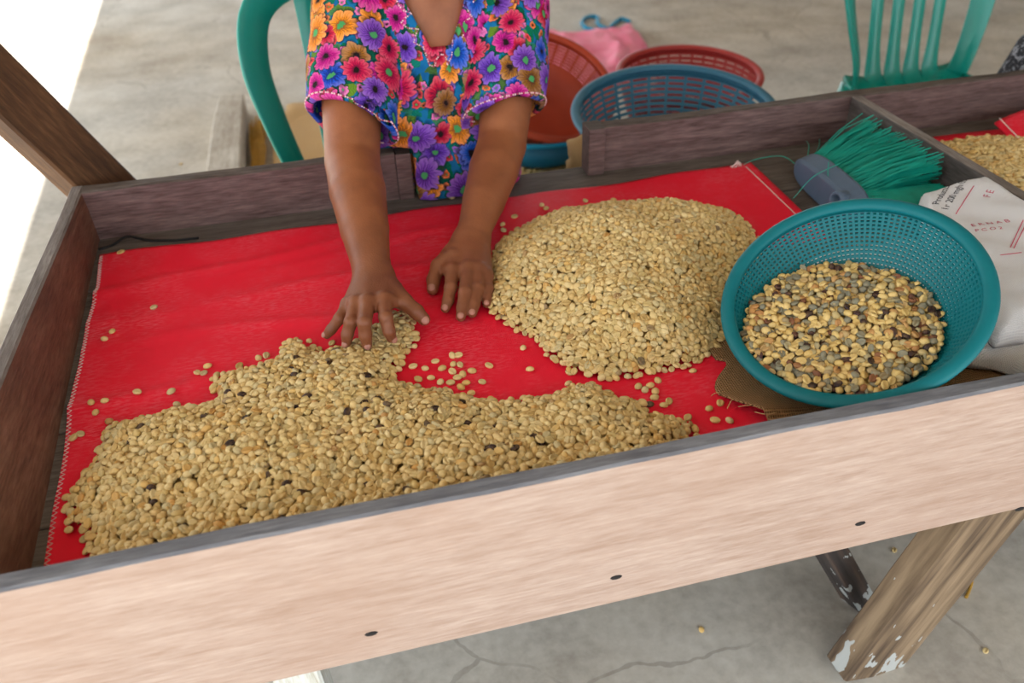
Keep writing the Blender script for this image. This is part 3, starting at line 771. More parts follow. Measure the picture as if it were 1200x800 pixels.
# big heap
bp = [onz(*p, TF)[:2] for p in ((577, 300), (575, 330), (566, 362), (590, 385), (625, 400), (642, 424), (668, 442), (700, 449), (745, 447), (775, 440), (800, 437), (830, 420), (852, 400))]
bp += [np.array(p) for p in ((.56, .93), (.62, .985), (.667, 1.06), (.69, 1.14), (.68, 1.20), (.63, 1.245), (.56, 1.275), (.47, 1.298), (.385, 1.295), (.315, 1.265), (.255, 1.225))]
bseg = list(zip(bp, bp[1:]+bp[:1]))
def bigz(P):
    d = poly_dist(P, bseg)*np.where(in_poly(P, bp), 1, -1); d = np.maximum(d, 0)
    nz = .0035*np.sin(P[:, 0]*37+P[:, 1]*21)+.003*np.sin(P[:, 1]*44-P[:, 0]*13)
    return CL+.0005+.072*(1-np.exp(-(d/.11)**1.2))+nz*np.minimum(1, d/.05)
G = hexgrid(.15, .72, .76, 1.36, .0086); G = G[in_poly(G, bp)]
big = scatter(G, bigz, .0022, .38)   # first layer
G = hexgrid(.15, .72, .76, 1.36, .0112); G = G[in_poly(G, bp)]; G = G[poly_dist(G, bseg) > .012]
big += scatter(G, bigz, .0052, .55)
join_beans('coffee_bean_heap', big, M_pale_s, None, core_mesh(bp, bigz, (.15, .72, .76, 1.36), .012, .0055, TF+.0048), rng.random(len(big))*.985)
tag(bpy.data.objects['coffee_bean_heap'], 'tall rounded heap of pale parchment coffee beans on red cloth', 'coffee beans', kind='stuff')

# long front heap against the front board
fp = [onz(*p, TF)[:2] for p in ((104, 648), (82, 626), (78, 590), (94, 566), (111, 546), (118, 518), (131, 498), (162, 495), (190, 489), (214, 482), (248, 478), (249, 446), (287, 436), (322, 426), (336, 404), (364, 402), (372, 420), (396, 412), (420, 404), (440, 385), (468, 368), (492, 384), (497, 400), (482, 418), (470, 436), (466, 452), (495, 458), (530, 462), (560, 471), (590, 474), (632, 470), (662, 461), (684, 447), (704, 458), (724, 468), (752, 476), (764, 488), (792, 490), (818, 503))]
fp += [np.array(p) for p in ((.375, .660), (.34, .5935), (-.335, .5935))]
fseg = list(zip(fp[:-2], fp[1:-1]))+[(fp[-1], fp[0])]
def frontz(P):
    d = np.maximum(poly_dist(P, fseg)*np.where(in_poly(P, fp), 1, -1), 0)
    nz = .003*np.sin(P[:, 0]*31+P[:, 1]*17)+.0025*np.sin(P[:, 1]*52-P[:, 0]*23)
    hnd = 1-.62*np.exp(-((P[:, 0]-.005)**2+(P[:, 1]-.985)**2)/.062**2)   # swept thinner under the hand
    return CL+.0003+.030*hnd*(1-np.exp(-(d/.055)**1.1))+nz*np.minimum(1, d/.05)
G = hexgrid(-.40, .42, .595, 1.06, .0088); G = G[in_poly(G, fp)]; G = G[(G[:, 1] > .600)]
dd = poly_dist(G, fseg); G = G[rng.random(len(G)) < np.clip(.45+dd/.030, 0, 1)]
lay1 = scatter(G, frontz, .0020, .35)
G = hexgrid(-.40, .42, .595, 1.06, .0104); G = G[in_poly(G, fp)]; G = G[(G[:, 1] > .601)]; dd = poly_dist(G, fseg); G = G[(dd > .014) & (rng.random(len(G)) < np.clip(dd/.035, 0, 1))]
lay2 = scatter(G, frontz, .0052, .5)
# stray beans lying singly on the cloth
STRAY = [(180, 359), (131, 387), (122, 396), (162, 462), (201, 460), (243, 428), (231, 436), (281, 430), (108, 474), (124, 472), (112, 483), (86, 512), (94, 508), (207, 473), (239, 437),
         (613, 406), (621, 431), (573, 427), (565, 446), (603, 253), (589, 262), (590, 269), (635, 239), (640, 243), (662, 243), (686, 234), (719, 233), (756, 238), (782, 233), (822, 245), (841, 255), (848, 267), (856, 268), (875, 270), (876, 279), (880, 283), (890, 277),
         (666, 448), (812, 434), (809, 419), (819, 414), (819, 422), (771, 445), (622, 466), (599, 467), (768, 458), (767, 465), (778, 474), (784, 470), (753, 470), (761, 473), (756, 456), (762, 451), (748, 452), (831, 478), (844, 472), (838, 492), (855, 492), (806, 489),
         (530, 415), (537, 415), (531, 425), (539, 426), (530, 434), (542, 437), (553, 433), (529, 228), (510, 422), (518, 430), (505, 441), (516, 446), (528, 447), (540, 452), (552, 459), (498, 430), (522, 455), (546, 447), (490, 443), (508, 455), (484, 428), (536, 441), (99, 630), (85, 600), (90, 572), (303, 419), (312, 416), (374, 409), (389, 402)]
strays = []
for p in STRAY:
    q = onz(*p, CL+.002)
    R = rot_for((0, 0, 1), random.uniform(0, 6.28), random.random() < .45, abs(random.gauss(0, .12)), random.uniform(0, 6.28)); s = random.uniform(.95, 1.12)
    zc = TF+redz(q[0], q[1])+.0016 if q[1] < 1.38 else TF
    strays.append((np.array([q[0], q[1], zc+.0022*s]), R, (s, s, s)))
for it in strays:
    single(ME_PALE, 'coffee_bean', it, 'stray pale coffee bean lying loose on the red cloth', 'coffee bean', 'stray coffee beans on the red cloth')
lay2.sort(key=lambda it: np.linalg.norm(it[0]-EYE)); NS = 300-len(strays)
for it in lay2[:NS]:
    single(ME_PALE, 'coffee_bean', it, 'pale coffee bean on top of the long heap along the front board', 'coffee bean', 'coffee beans on top of the front heap')
join_beans('coffee_bean_heap', lay1+lay2[NS:], M_pale_s, None, core_mesh(fp, frontz, (-.40, .42, .596, 1.06), .010, .0060, TF+.0048))
tag(bpy.data.objects['coffee_bean_heap.001'], 'low spread heap of pale coffee beans along the front board', 'coffee beans', kind='stuff')

# beans in the colander (level surface inside the tilted bowl)
bz_ = bask_n; bx_ = Vector((1, 0, 0)); bx_ = (bx_-bz_*bx_.dot(bz_)).normalized(); by_ = bz_.cross(bx_)
def inside_bowl(P3, m_):
    rel = P3-np.array(bask_c); h = rel@np.array(bz_); r = np.linalg.norm(rel-h[:, None]*np.array(bz_), axis=1)
    t = np.clip(h/B_D+1, 0, 1); rad = B_RB+(B_RT-B_RB)*t**.8+.06*B_RB*np.sin(np.pi*t)*.5
    return (h > -B_D+.004) & (h < .004) & (r < rad-m_)
BC = np.array([.635, .765])
def mixz(P):
    d = np.linalg.norm(P-BC, axis=1)
    return .664+.014*np.exp(-(d/.085)**2)+.20*(P[:, 0]-BC[0])+.07*(P[:, 1]-BC[1])+.002*np.sin(P[:, 0]*60)*np.sin(P[:, 1]*55)
G = hexgrid(.44, .82, .57, .95, .0086)
z3 = np.column_stack([G, mixz(G)]); G1 = G[inside_bowl(z3, .005)]
m1 = scatter(G1, mixz, .0010, .5)
G = hexgrid(.44, .82, .57, .95, .0104); z3 = np.column_stack([G, mixz(G)]); G2 = G[inside_bowl(z3, .008)]
m2 = scatter(G2, mixz, .0050, .6); m2.sort(key=lambda it: np.linalg.norm(it[0]-EYE))
for it in m2[:300]:
    single(ME_MIX, 'discoloured_bean', it, 'discoloured sorted-out coffee bean on top of the teal colander filling', 'coffee bean', 'sorted-out coffee beans in the colander')
xs = np.arange(.44, .83, .008); G = np.array([(x, y) for y in np.arange(.57, .96, .008) for x in xs]); ok = inside_bowl(np.column_stack([G, mixz(G)-.006]), .006)
F = []; nx = len(xs)
for j in range(len(G)//nx-1):
    for i in range(nx-1):
        a, b, c, d = j*nx+i, j*nx+i+1, (j+1)*nx+i+1, (j+1)*nx+i
        if ok[a] and ok[b] and ok[c] and ok[d]: F += [(a, b, c), (a, c, d)]
join_beans('mixed_bean_filling', m1+m2[300:], M_mix_s, None, (np.column_stack([G, mixz(G)-.004]), np.array(F)))
tag(bpy.data.objects['mixed_bean_filling'], 'mixed cream, grey and dark coffee beans filling the teal colander', 'coffee beans', kind='stuff')

# beans in the right compartment
rp_ = [np.array(p) for p in ((1.086, .60), (1.086, 1.30), (1.14, 1.345), (1.24, 1.35), (1.34, 1.34), (1.46, 1.32), (1.60, 1.30), (1.60, .60))]
rseg = list(zip(rp_[1:7], rp_[2:8]))
def rightz(P):
    d = poly_dist(P, rseg); return CL+.002+.062*(1-np.exp(-(d/.16)**1.1))+.003*np.sin(P[:, 0]*40+P[:, 1]*33)
G = hexgrid(1.09, 1.60, .604, 1.36, .0094); G = G[in_poly(G, rp_)]; ri = scatter(G, rightz, .0022, .4)
G = hexgrid(1.09, 1.60, .604, 1.36, .0125); G = G[in_poly(G, rp_)]; G = G[poly_dist(G, rseg) > .01]; ri += scatter(G, rightz, .0055, .55)
join_beans('coffee_bean_heap', ri, M_pale_s, None, core_mesh(rp_, rightz, (1.087, 1.60, .602, 1.35), .014, .0035, TF+.004), rng.random(len(ri))*.982)
tag(bpy.data.objects['coffee_bean_heap.002'], 'pale coffee beans heaped beyond the divider beside the folded red corner', 'coffee beans', kind='stuff')
# beans filling the open sack behind the tray
sp_ = [np.array((.595+.205*math.cos(a), 2.135+.205*math.sin(a))) for a in np.linspace(0, 2*math.pi, 20)[:-1]]
sz = lambda P: .316+.004*np.sin(P[:, 0]*40)+.004*np.sin(P[:, 1]*37)
G = hexgrid(.35, .85, 1.91, 2.35, .0105); G = G[in_poly(G, sp_)]; 
join_beans('coffee_bean_filling', scatter(G, sz, .004, .4), M_pale_s, None, core_mesh(sp_, sz, (.38, .82, 1.92, 2.36), .02, .001, .1))
tag(bpy.data.objects['coffee_bean_filling'], 'pale coffee beans filling the open burlap sack under the tub', 'coffee beans', kind='stuff')
# a few beans and scraps on the floor
for k, p in enumerate(((822, 737), (1072, 755), (1155, 762), (1048, 644), (212, 192), (690, 30))):
    q = onz(*p, .003); R = rot_for((0, 0, 1), random.uniform(0, 6), random.random() < .5, .1, 0)
    single(ME_PALE, 'coffee_bean', (np.array([q[0], q[1], .0026]), R, (1.05, 1.05, 1.05)), 'pale coffee bean dropped on the concrete floor', 'coffee bean', 'coffee beans dropped on the floor')
tw = MB(); tw.tube(catmull([onz(*p, .004) for p in ((1133, 668), (1139, 673), (1138, 685), (1132, 700))], 4), .0028, 6)
tag(tw.build('dry_twig', M_straw, None, True), 'small curled dry straw twig on the concrete beside the table leg', 'twig')
cd = MB(); cd.tube(catmull([(-.443, 1.405, TF+.003), (-.42, 1.415, TF+.003), (-.395, 1.43, TF+.008), (-.36, 1.415, TF+.003), (-.31, 1.40, TF+.003), (-.27, 1.398, TF+.002)], 6), .0022, 6)
tag(cd.build('black_cord', M_black, None, True), 'thin black cord lying in the back left tray corner', 'cord')
q = onz(142, 296, TF+.003)
single(ME_PALE, 'coffee_bean', (np.array([q[0], q[1], TF+.0035]), rot_for((0, 0, 1), 1, True, 0, 0), (1.3, 1.3, 1.3)), 'single bean in the bare tray corner beside the black cord', 'coffee bean', None)

# ------------------------------------------------------------------ things on the floor behind
def strip(name, root, path, mat, half, thick, n=6):
    """flat band through (point, wide direction) pairs"""
    C_ = catmull([p for p, w_ in path], n); W_ = catmull([w_ for p, w_ in path], n); Hh = catmull([(h, 0, 0) for h in half], n); V = []; F = []
    for i, c in enumerate(C_):
        t = C_[min(i+1, len(C_)-1)]-C_[max(i-1, 0)]; t /= np.linalg.norm(t); w_ = W_[i]-t*(W_[i]@t); w_ /= np.linalg.norm(w_); nn = np.cross(t, w_)
        for u, v in rect(Hh[i][0], thick, .6): V.append(c+w_*u+nn*v)
    k = 8; m_ = len(C_)
    for i in range(m_-1):
        for q in range(k): F.append((i*k+q, i*k+(q+1) % k, (i+1)*k+(q+1) % k, (i+1)*k+q))
    F += [tuple(range(k-1, -1, -1)), tuple((m_-1)*k+q for q in range(k))]
    return mesh_obj(name, V, F, mat, root, True)
def chair(label, loc, rz):
    root = empty('plastic_chair', label, 'chair', loc, rz, 'green plastic chairs')
    V = []; nu, nv = 18, 16     # local: front = -y, seat height .42
    for j in range(nv+1):
        for i in range(nu+1):
            u = i/nu*2-1; v = j/nv; wdt = lerp(.225, .195, v); x = u*wdt; y = lerp(-.225, .20, v)
            z = .425-.022*v+.016*abs(u)**3-.02*max(0, .12-v)/.12-.008*math.sin(math.pi*v)+.03*max(0, v-.88)/.12
            V.append((x, y, z))
    F = [(j*(nu+1)+i, j*(nu+1)+i+1, (j+1)*(nu+1)+i+1, (j+1)*(nu+1)+i) for j in range(nv) for i in range(nu)]
    s = mesh_obj('seat', V, F, M_chair, root, True); sm = s.modifiers.new('s', 'SOLIDIFY'); sm.thickness = .012; sm.offset = -1
    for sx in (-1, 1):
        lg = MB(); lg.sweep(catmull([(sx*.245, -.245, 0), (sx*.23, -.225, .2), (sx*.205, -.20, .415)], 5), rect(.030, .013, .4), up=(sx*.9, -.45, 0)); lg.build('leg', M_chair, root, True)
        lg = MB(); lg.sweep(catmull([(sx*.245, .29, 0), (sx*.215, .235, .2), (sx*.19, .19, .42)], 5), rect(.030, .013, .4), up=(sx*.9, .45, 0)); lg.build('leg', M_chair, root, True)
        sr = MB(); sr.sweep([(sx*.195, y, .405) for y in (-.2, -.1, .05, .19)], rect(.006, .022, .4)); sr.build('seat_rail', M_chair, root, True)
    P = []
    for sx, rev in ((-1, False), (1, True)):
        side = [((sx*.178, .165, .418), (-sx*.7, .7, 0)), ((sx*.193, .165, .50), (-sx*.72, .7, 0)), ((sx*.222, .190, .62), (-sx*.75, .66, 0)), ((sx*.240, .222, .74), (-sx*.8, .6, -.05)), ((sx*.215, .268, .84), (-sx*.75, .35, -.5)), ((sx*.13, .305, .885), (-sx*.2, .15, -.95))]
        P.append(side)
    path = P[0]+[((0, .315, .893), (0, .12, -1))]+[(p, (w_[0], w_[1], w_[2])) for p, w_ in reversed(P[1])]
    strip('back_frame', root, path, M_chair, [.030, .030, .033, .036, .036, .034, .033, .034, .036, .036, .033, .030, .030], .0055)
    for k in range(4):
        x = -.105+.070*k
        strip('slat', root, [((x*.92, .150, .405), (1, 0, 0)), ((x*.95, .192, .432), (1, 0, 0)), ((x, .214, .52), (1, 0, 0)), ((x*1.04, .245, .68), (1, 0, 0)), ((x*1.06, .300, .875), (1, 0, 0))], M_chair, [.036, .030, .021, .020, .022], .0045)
    return root
chair('green plastic chair the woman sits on, its back rising behind her', (.105, 1.66, 0), math.radians(2))
chair('empty green plastic chair behind the tray near the divider', (1.735, 1.955, 0), math.radians(2))

blk = MB(); blk.sweep([(-.40, 2.75, .055), (-.402, 3.0, .055), (-.404, 3.3, .055), (-.405, 3.66, .05)], rect(.058, .055, .1), scales=[1, 1.01, .99, (.9, .8)])
tag(blk.build('wood_block', M_block), 'weathered grey wooden beam lying on the concrete behind the tray', 'beam')
sb = MB()
for k in range(70):
    x = -.30+random.uniform(-.022, .022); y = random.uniform(2.95, 3.0); z = random.uniform(.004, .04)
    sb.tube([(x, y, z), (x+random.gauss(0, .008), y+.25, z+.012*random.random()), (x+random.gauss(0, .014), y+random.uniform(.38, .5), max(.003, z+random.gauss(0, .012)))], .0032, 4)
o = sb.build('straw_bundle', M_straw); tag(o, 'small bundle of yellow straw lying beside the wooden beam', 'straw', kind='stuff')
def lump(name, poly, h, mat, label, cat, seed, step=.02, edge=.06):
    poly = [np.array(p[:2]) for p in poly]; seg = list(zip(poly, poly[1:]+poly[:1])); xs_ = np.arange(min(p[0] for p in poly)-step, max(p[0] for p in poly)+step, step); ys_ = np.arange(min(p[1] for p in poly)-step, max(p[1] for p in poly)+step, step)
    G = np.array([(x, y) for y in ys_ for x in xs_]); ins = in_poly(G, poly); d = poly_dist(G, seg); nx = len(xs_)
    z = h*np.minimum(1, d/edge)**.6*(np.array([.75+.9*(.5-abs(noise.noise(Vector((p[0]*5+seed, p[1]*4, seed)))))+.35*noise.noise(Vector((p[0]*16, p[1]*13+seed, 1))) for p in G])).clip(.15, 2)+.004
    idx = -np.ones(len(G), int); F = []
    for j in range(len(ys_)-1):
        for i in range(nx-1):
            q = (j*nx+i, j*nx+i+1, (j+1)*nx+i+1, (j+1)*nx+i)
            if all(ins[t] for t in q): F.append(q)
    us = sorted({t for q in F for t in q}); mp = {t: k for k, t in enumerate(us)}
    V = [(*G[t], z[t]) for t in us]; nV = len(V); V += [(*G[t], .001) for t in us]
    E = {}
    for q in F:
        for a, b in zip(q, q[1:]+q[:1]): E[(a, b)] = 1
    FF = [tuple(mp[t] for t in q) for q in F]+[tuple(mp[t]+nV for t in reversed(q)) for q in F]
    for (a, b) in E:
        if (b, a) not in E: FF.append((mp[a], mp[a]+nV, mp[b]+nV, mp[b]))
    o = mesh_obj(name, V, FF, mat, None, True); return tag(o, label, cat)
lump('burlap_mat', [onz(*p, 0) for p in ((312, 190), (318, 150), (335, 124), (390, 118), (470, 120), (460, 200), (380, 215), (316, 215))], .02, M_tanburlap, 'flat pale burlap sack lying on the concrete behind the chair leg', 'sack', 1.0, .03, .05)
lump('pink_sack', [onz(*p, .03) for p in ((600, 48), (655, 40), (700, 37), (724, 34), (741, 26), (748, 38), (760, 50), (752, 66), (738, 86), (700, 110), (640, 100), (600, 70))], .07, M_pink, 'crumpled pink woven sack on the floor behind the baskets', 'sack', 2.0, .018, .07)
rp2 = [onz(*p, .012) for p in ((738, 25), (728, 22), (720, 27), (714, 33), (705, 31), (700, 26), (701, 21), (694, 19), (686, 21), (682, 27), (688, 33), (700, 35), (712, 34))]
rope = MB(); rope.tube(catmull(rp2, 6), .011, 8)
tag(rope.build('rope_tie', M_cyan, None, True), 'bright blue rope tie curled at the pink sack mouth', 'rope')
# dark patterned cloth bag at the far end of the tray
bg = MB(); n = 28; prof = [(0, 0), (.15, 0), (.18, .05), (.20, .25), (.19, .45), (.165, .60), (.12, .69), (.06, .735), (0, .745)]; V = []
for rr, z in prof:
    for i in range(n):
        a = 2*math.pi*i/n; k = 1+.05*math.sin(a*3+z*8)+.03*math.sin(a*7); V.append((1.675+rr*.62*k*math.cos(a), 1.60+rr*.5*k*math.sin(a), z))
bg.add(V, [(j*n+i, j*n+(i+1) % n, (j+1)*n+(i+1) % n, (j+1)*n+i) for j in range(len(prof)-1) for i in range(n)])
tag(bg.build('cloth_bag', M_speck, None, True), 'black bag of cloth with pale speckled pattern behind the tray end', 'bag')

# ------------------------------------------------------------------ the woman sorting beans
def smin(a, b, k):
    h = np.clip(.5+.5*(b-a)/k, 0, 1); return b+(a-b)*h-k*h*(1-h)
class Field:
    def __init__(s, xs, ys, zs):
        s.ax = [np.asarray(a, np.float32) for a in (xs, ys, zs)]; s.F = np.full([len(a) for a in s.ax], 1.0, np.float32)
    def _sub(s, lo, hi):
        sl = []
        for a, l, h in zip(s.ax, lo, hi):
            i0 = max(0, np.searchsorted(a, l)-1); i1 = min(len(a), np.searchsorted(a, h)+1); sl.append(slice(i0, i1))
        X = s.ax[0][sl[0]][:, None, None]; Y = s.ax[1][sl[1]][None, :, None]; Z = s.ax[2][sl[2]][None, None, :]
        return tuple(sl), X, Y, Z
    def cone(s, a, b, ra, rb, k=.01, sc=(1, 1, 1), pad=.03):
        a, b = np.array(a, np.float32), np.array(b, np.float32); R = max(ra, rb)+pad; sc = np.array(sc, np.float32)
        sl, X, Y, Z = s._sub(np.minimum(a, b)-R*sc.max(), np.maximum(a, b)+R*sc.max())
        A = a/sc; Bv = (b-a)/sc; X, Y, Z = X/sc[0]-A[0], Y/sc[1]-A[1], Z/sc[2]-A[2]
        t = np.clip((X*Bv[0]+Y*Bv[1]+Z*Bv[2])/(Bv@Bv+1e-9), 0, 1)
        d = np.sqrt((X-t*Bv[0])**2+(Y-t*Bv[1])**2+(Z-t*Bv[2])**2)-(ra+t*(rb-ra)); d = d*float(sc.min())
        s.F[sl] = smin(s.F[sl], d.astype(np.float32), k); return s
    def ball(s, c, r, k=.01, sc=(1, 1, 1)): return s.cone(c, np.array(c)+1e-4, r, r, k, sc)
    def mesh(s):
        F = s.F; S = F < 0; nx, ny, nz = F.shape
        cnt = np.zeros((nx-1, ny-1, nz-1), np.int8)
        for i in (0, 1):
            for j in (0, 1):
                for k in (0, 1): cnt += S[i:nx-1+i, j:ny-1+j, k:nz-1+k]
        act = np.argwhere((cnt > 0) & (cnt < 8)); del cnt
        vid = np.full((nx-1, ny-1, nz-1), -1, np.int32); vid[tuple(act.T)] = np.arange(len(act))
        pos = np.zeros((len(act), 3)); num = np.zeros(len(act))
        cor = [(i, j, k) for i in (0, 1) for j in (0, 1) for k in (0, 1)]
        vals = {c: F[act[:, 0]+c[0], act[:, 1]+c[1], act[:, 2]+c[2]].astype(float) for c in cor}
        for c in cor:
            for d in range(3):
                if c[d] == 0:
                    e = list(c); e[d] = 1; e = tuple(e); va, vb = vals[c], vals[e]; mk = (va < 0) != (vb < 0)
                    t = np.where(mk, va/(va-vb+1e-20), 0); p = np.zeros((len(act), 3))
                    for q in range(3):
                        lo = s.ax[q][act[:, q]+c[q]].astype(float)
                        p[:, q] = lo+(t*(s.ax[q][np.minimum(act[:, q]+1, len(s.ax[q])-1)]-lo) if q == d else 0)
                    pos += p*mk[:, None]; num += mk
        pos /= num[:, None]; Q = []
        for d in range(3):
            sl0 = [slice(None)]*3; sl1 = [slice(None)]*3; sl0[d] = slice(0, -1); sl1[d] = slice(1, None)
            ch = S[tuple(sl0)] != S[tuple(sl1)]; E = np.argwhere(ch); u, v = (d+1) % 3, (d+2) % 3
            ok = (E[:, u] > 0) & (E[:, v] > 0) & (E[:, u] < F.shape[u]-1) & (E[:, v] < F.shape[v]-1); E = E[ok]
            def at(du, dv):
                I = E.copy(); I[:, u] += du; I[:, v] += dv; return vid[tuple(I.T)]
            q = np.stack([at(-1, -1), at(0, -1), at(0, 0), at(-1, 0)], 1)
            fl_ = ~S[tuple(E.T)]; q[fl_] = q[fl_][:, ::-1]; Q.append(q)
        return pos, np.vstack(Q)

S_R, E_R, W_R = np.array([.065, 1.565, .895]), ony(413, 190, 1.36), onz(437, 322, .634)
S_L, E_L, W_L = np.array([.375, 1.565, .885]), ony(588, 170, 1.39), onz(553, 279, .624)
HAND = {'R': dict(th=[(455, 338, .635), (474, 354, .632), (488, 365, .624), (497, 374, .613)], ix=[(450, 352, .645), (452, 372, .643), (456, 388, .626), (459, 396, .613)], md=[(431, 355, .647), (427, 378, .645), (428, 393, .626), (430, 403, .612)], rg=[(417, 356, .643), (411, 377, .640), (407, 392, .622), (406, 401, .610)], lt=[(408, 357, .636), (398, 373, .628), (388, 386, .612), (383, 392, .604)]),
        'L': dict(th=[(530, 300, .625), (514, 312, .614), (508, 328, .605), (507, 339, .600)], ix=[(530, 318, .620), (528, 337, .616), (525, 352, .607), (522, 361, .601)], md=[(549, 315, .622), (545, 342, .617), (542, 360, .607), (540, 371, .601)], rg=[(561, 316, .619), (560, 338, .614), (556, 356, .606), (553.5, 367, .601)], lt=[(570, 323, .613), (572, 338, .608), (571, 349, .603), (570, 356, .600)])}
xs = np.arange(-.09, .52, .0022); ys_ = np.concatenate([np.arange(.93, 1.21, .0018), np.arange(1.21, 1.75, .0038)])
zs = np.concatenate([np.arange(.50, .586, .006), np.arange(.586, .69, .0018), np.arange(.69, 1.21, .0038)])
B = Field(xs, ys_, zs)
# trunk, neck, head
B.cone((.195, 1.605, .56), (.195, 1.595, .72), .140, .140, .03, (1, .70, 1)).cone((.195, 1.595, .72), (.22, 1.58, .86), .145, .135, .05, (1, .72, 1))
B.cone((.09, 1.575, .893), (.35, 1.575, .885), .050, .050, .05).cone((.219, 1.585, .88), (.215, 1.525, 1.0), .058, .050, .03)
B.ball((.215, 1.490, 1.072), .098, .02, (.80, .95, 1.06)).ball((.215, 1.452, 1.01), .058, .03, (.95, .95, .9)).cone((.215, 1.408, 1.052), (.215, 1.394, 1.030), .010, .014, .012)
for sx in (-1, 1):
    B.ball((.215+sx*.078, 1.495, 1.055), .026, .006, (.35, .7, 1.1)); B.ball((.215+sx*.034, 1.412, 1.03), .026, .02); B.cone((.215+sx*.012, 1.410, 1.088), (.215+sx*.05, 1.424, 1.086), .010, .008, .012)
B.cone((.192, 1.405, 1.003), (.238, 1.405, 1.003), .007, .007, .006).cone((.195, 1.407, .993), (.235, 1.407, .993), .008, .008, .006)
# arms and hands
KN = []; TIPS = []
def limb(S_, E_, W_, hand, r):
    B.cone(S_, lerp(S_, E_, .5), .056*r, .052*r, .004).cone(lerp(S_, E_, .5), E_, .052*r, .0455*r, .003)
    B.cone(E_, lerp(E_, W_, .28), .0455*r, .0455*r, .004).cone(lerp(E_, W_, .28), lerp(E_, W_, .62), .0455*r, .0380*r, .003).cone(lerp(E_, W_, .62), lerp(E_, W_, .92), .0380*r, .0290*r, .003)
    B.cone(lerp(E_, W_, .92), W_, .0290*r, .0270*r, .004)
    J = {k: [onz(*p) for p in c] for k, c in HAND[hand].items()}
    ps = [J[k][0] for k in ('ix', 'md', 'rg', 'lt')]; pc = sum(ps)/4
    perp = ps[0]-ps[3]; perp /= np.linalg.norm(perp)
    for k, off, r0, r1 in (('ix', .012, .019, .0118), ('md', .004, .020, .0125), ('rg', -.004, .020, .0120), ('lt', -.012, .018, .0112)):
        B.cone(W_+perp*off-(0, 0, .004), J[k][0]-np.array([0, 0, .0025]), r0, r1, .012)
    B.cone(W_+perp*.014-np.array([0, 0, .006]), J['th'][1], .017, .0125, .012)
    B.cone(lerp(W_, J['th'][1], .55), lerp(J['ix'][0], J['th'][1], .35), .013, .009, .012)
    for a, b in (('ix', 'md'), ('md', 'rg'), ('rg', 'lt')): B.cone(lerp(J[a][0], J[b][0], .5)-np.array([0, 0, .004]), lerp(lerp(J[a][0], J[b][0], .5), lerp(J[a][1], J[b][1], .5), .25)-np.array([0, 0, .004]), .009, .006, .006)
    RAD = dict(th=(.0132, .0122, .0112, .0093), ix=(.0112, .0099, .0089, .0075), md=(.0114, .0101, .0091, .0076), rg=(.0108, .0095, .0086, .0073), lt=(.0098, .0086, .0077, .0066))
    for k, c in J.items():
        rr = RAD[k]
        if k != 'th': B.ball(c[0]+np.array([0, .002, .0012]), rr[0]*1.03, .006)
        for i in range(3): B.cone(c[i], c[i+1], rr[i], rr[i+1], .0032 if i else .005)
        B.ball(c[1]+np.array([0, -.0005, .0006]), rr[1]*1.0, .002)
        KN.append((c[0], .013)); KN.append((c[1], .010)); KN.append((c[2], .007)); TIPS.append((c[2], c[3], rr[3], k == 'th'))
limb(S_R, E_R, W_R, 'R', 1.04); limb(S_L, E_L, W_L, 'L', .98)
pv, pq = B.mesh(); del B
woman = empty('person', 'woman in a bright floral embroidered blouse leaning over the tray, hands on the beans', 'person', (.25, 1.6, 0))
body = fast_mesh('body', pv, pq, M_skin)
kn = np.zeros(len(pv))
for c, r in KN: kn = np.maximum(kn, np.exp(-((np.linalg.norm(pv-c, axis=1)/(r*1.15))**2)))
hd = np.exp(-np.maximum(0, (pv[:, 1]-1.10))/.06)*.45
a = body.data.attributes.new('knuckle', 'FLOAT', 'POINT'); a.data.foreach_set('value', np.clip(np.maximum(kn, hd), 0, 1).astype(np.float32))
WP = lambda o: (setattr(o, 'parent', woman), setattr(o, 'matrix_parent_inverse', Matrix.Translation((-.25, -1.6, 0))), o)[2]
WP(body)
sm = body.modifiers.new('smooth', 'SMOOTH'); sm.factor = .5; sm.iterations = 2
for p2, p3, r, th in TIPS:
    t = Vector(p3-p2).normalized(); up = Vector((0, -.25, 1)) if not th else Vector((-.3, -.5, .8)); nrm = (up-t*up.dot(t)).normalized(); sd = t.cross(nrm)
    s = MB(); V = []
    for j in range(5):
        for i in range(10):
            a_ = 2*math.pi*i/10; rr = (1, .96, .8, .5, .12)[j]; V.append((rr*math.cos(a_), rr*math.sin(a_), (0, .35, .7, .92, 1)[j]))
    s.add(V, [(j*10+i, j*10+(i+1) % 10, (j+1)*10+(i+1) % 10, (j+1)*10+i) for j in range(4) for i in range(10)]+[tuple(40+i for i in range(10))])
    o = s.build('fingernail', M_nailskin, None, True); k_ = r/.007
    o.matrix_world = Matrix.Translation(Vector(p3)+nrm*r*.62+t*.0012) @ Matrix((t, sd, nrm)).transposed().to_4x4() @ Matrix.Diagonal((.0056*k_, .0048*k_, .0034*k_, 1)); o.parent = body
# eyes and hair
for sx in (-1, 1):
    e = MB(); e.lathe([(.011*math.sin(a_), -.011*math.cos(a_)) for a_ in np.linspace(0.01, math.pi-.01, 9)], 14, (.215+sx*.031, 1.417, 1.067)); WP(e.build('eye', M_eye, None, True))
Hf = Field(np.arange(.08, .36, .005), np.arange(1.36, 1.68, .005), np.arange(.88, 1.22, .005))
Hf.ball((.215, 1.505, 1.088), .103, .02, (.84, .95, 1.05)).cone((.215, 1.60, 1.06), (.215, 1.63, .93), .034, .028, .03)
X, Y, Z = np.meshgrid(*Hf.ax, indexing='ij'); Hf.F = np.maximum(Hf.F, np.maximum(-(Y-1.44-.35*(1.10-Z).clip(-1, 1)*1.2), 0-(Z-.89))-.0)
hv, hq = Hf.mesh(); WP(fast_mesh('hair', hv, hq, M_hair))

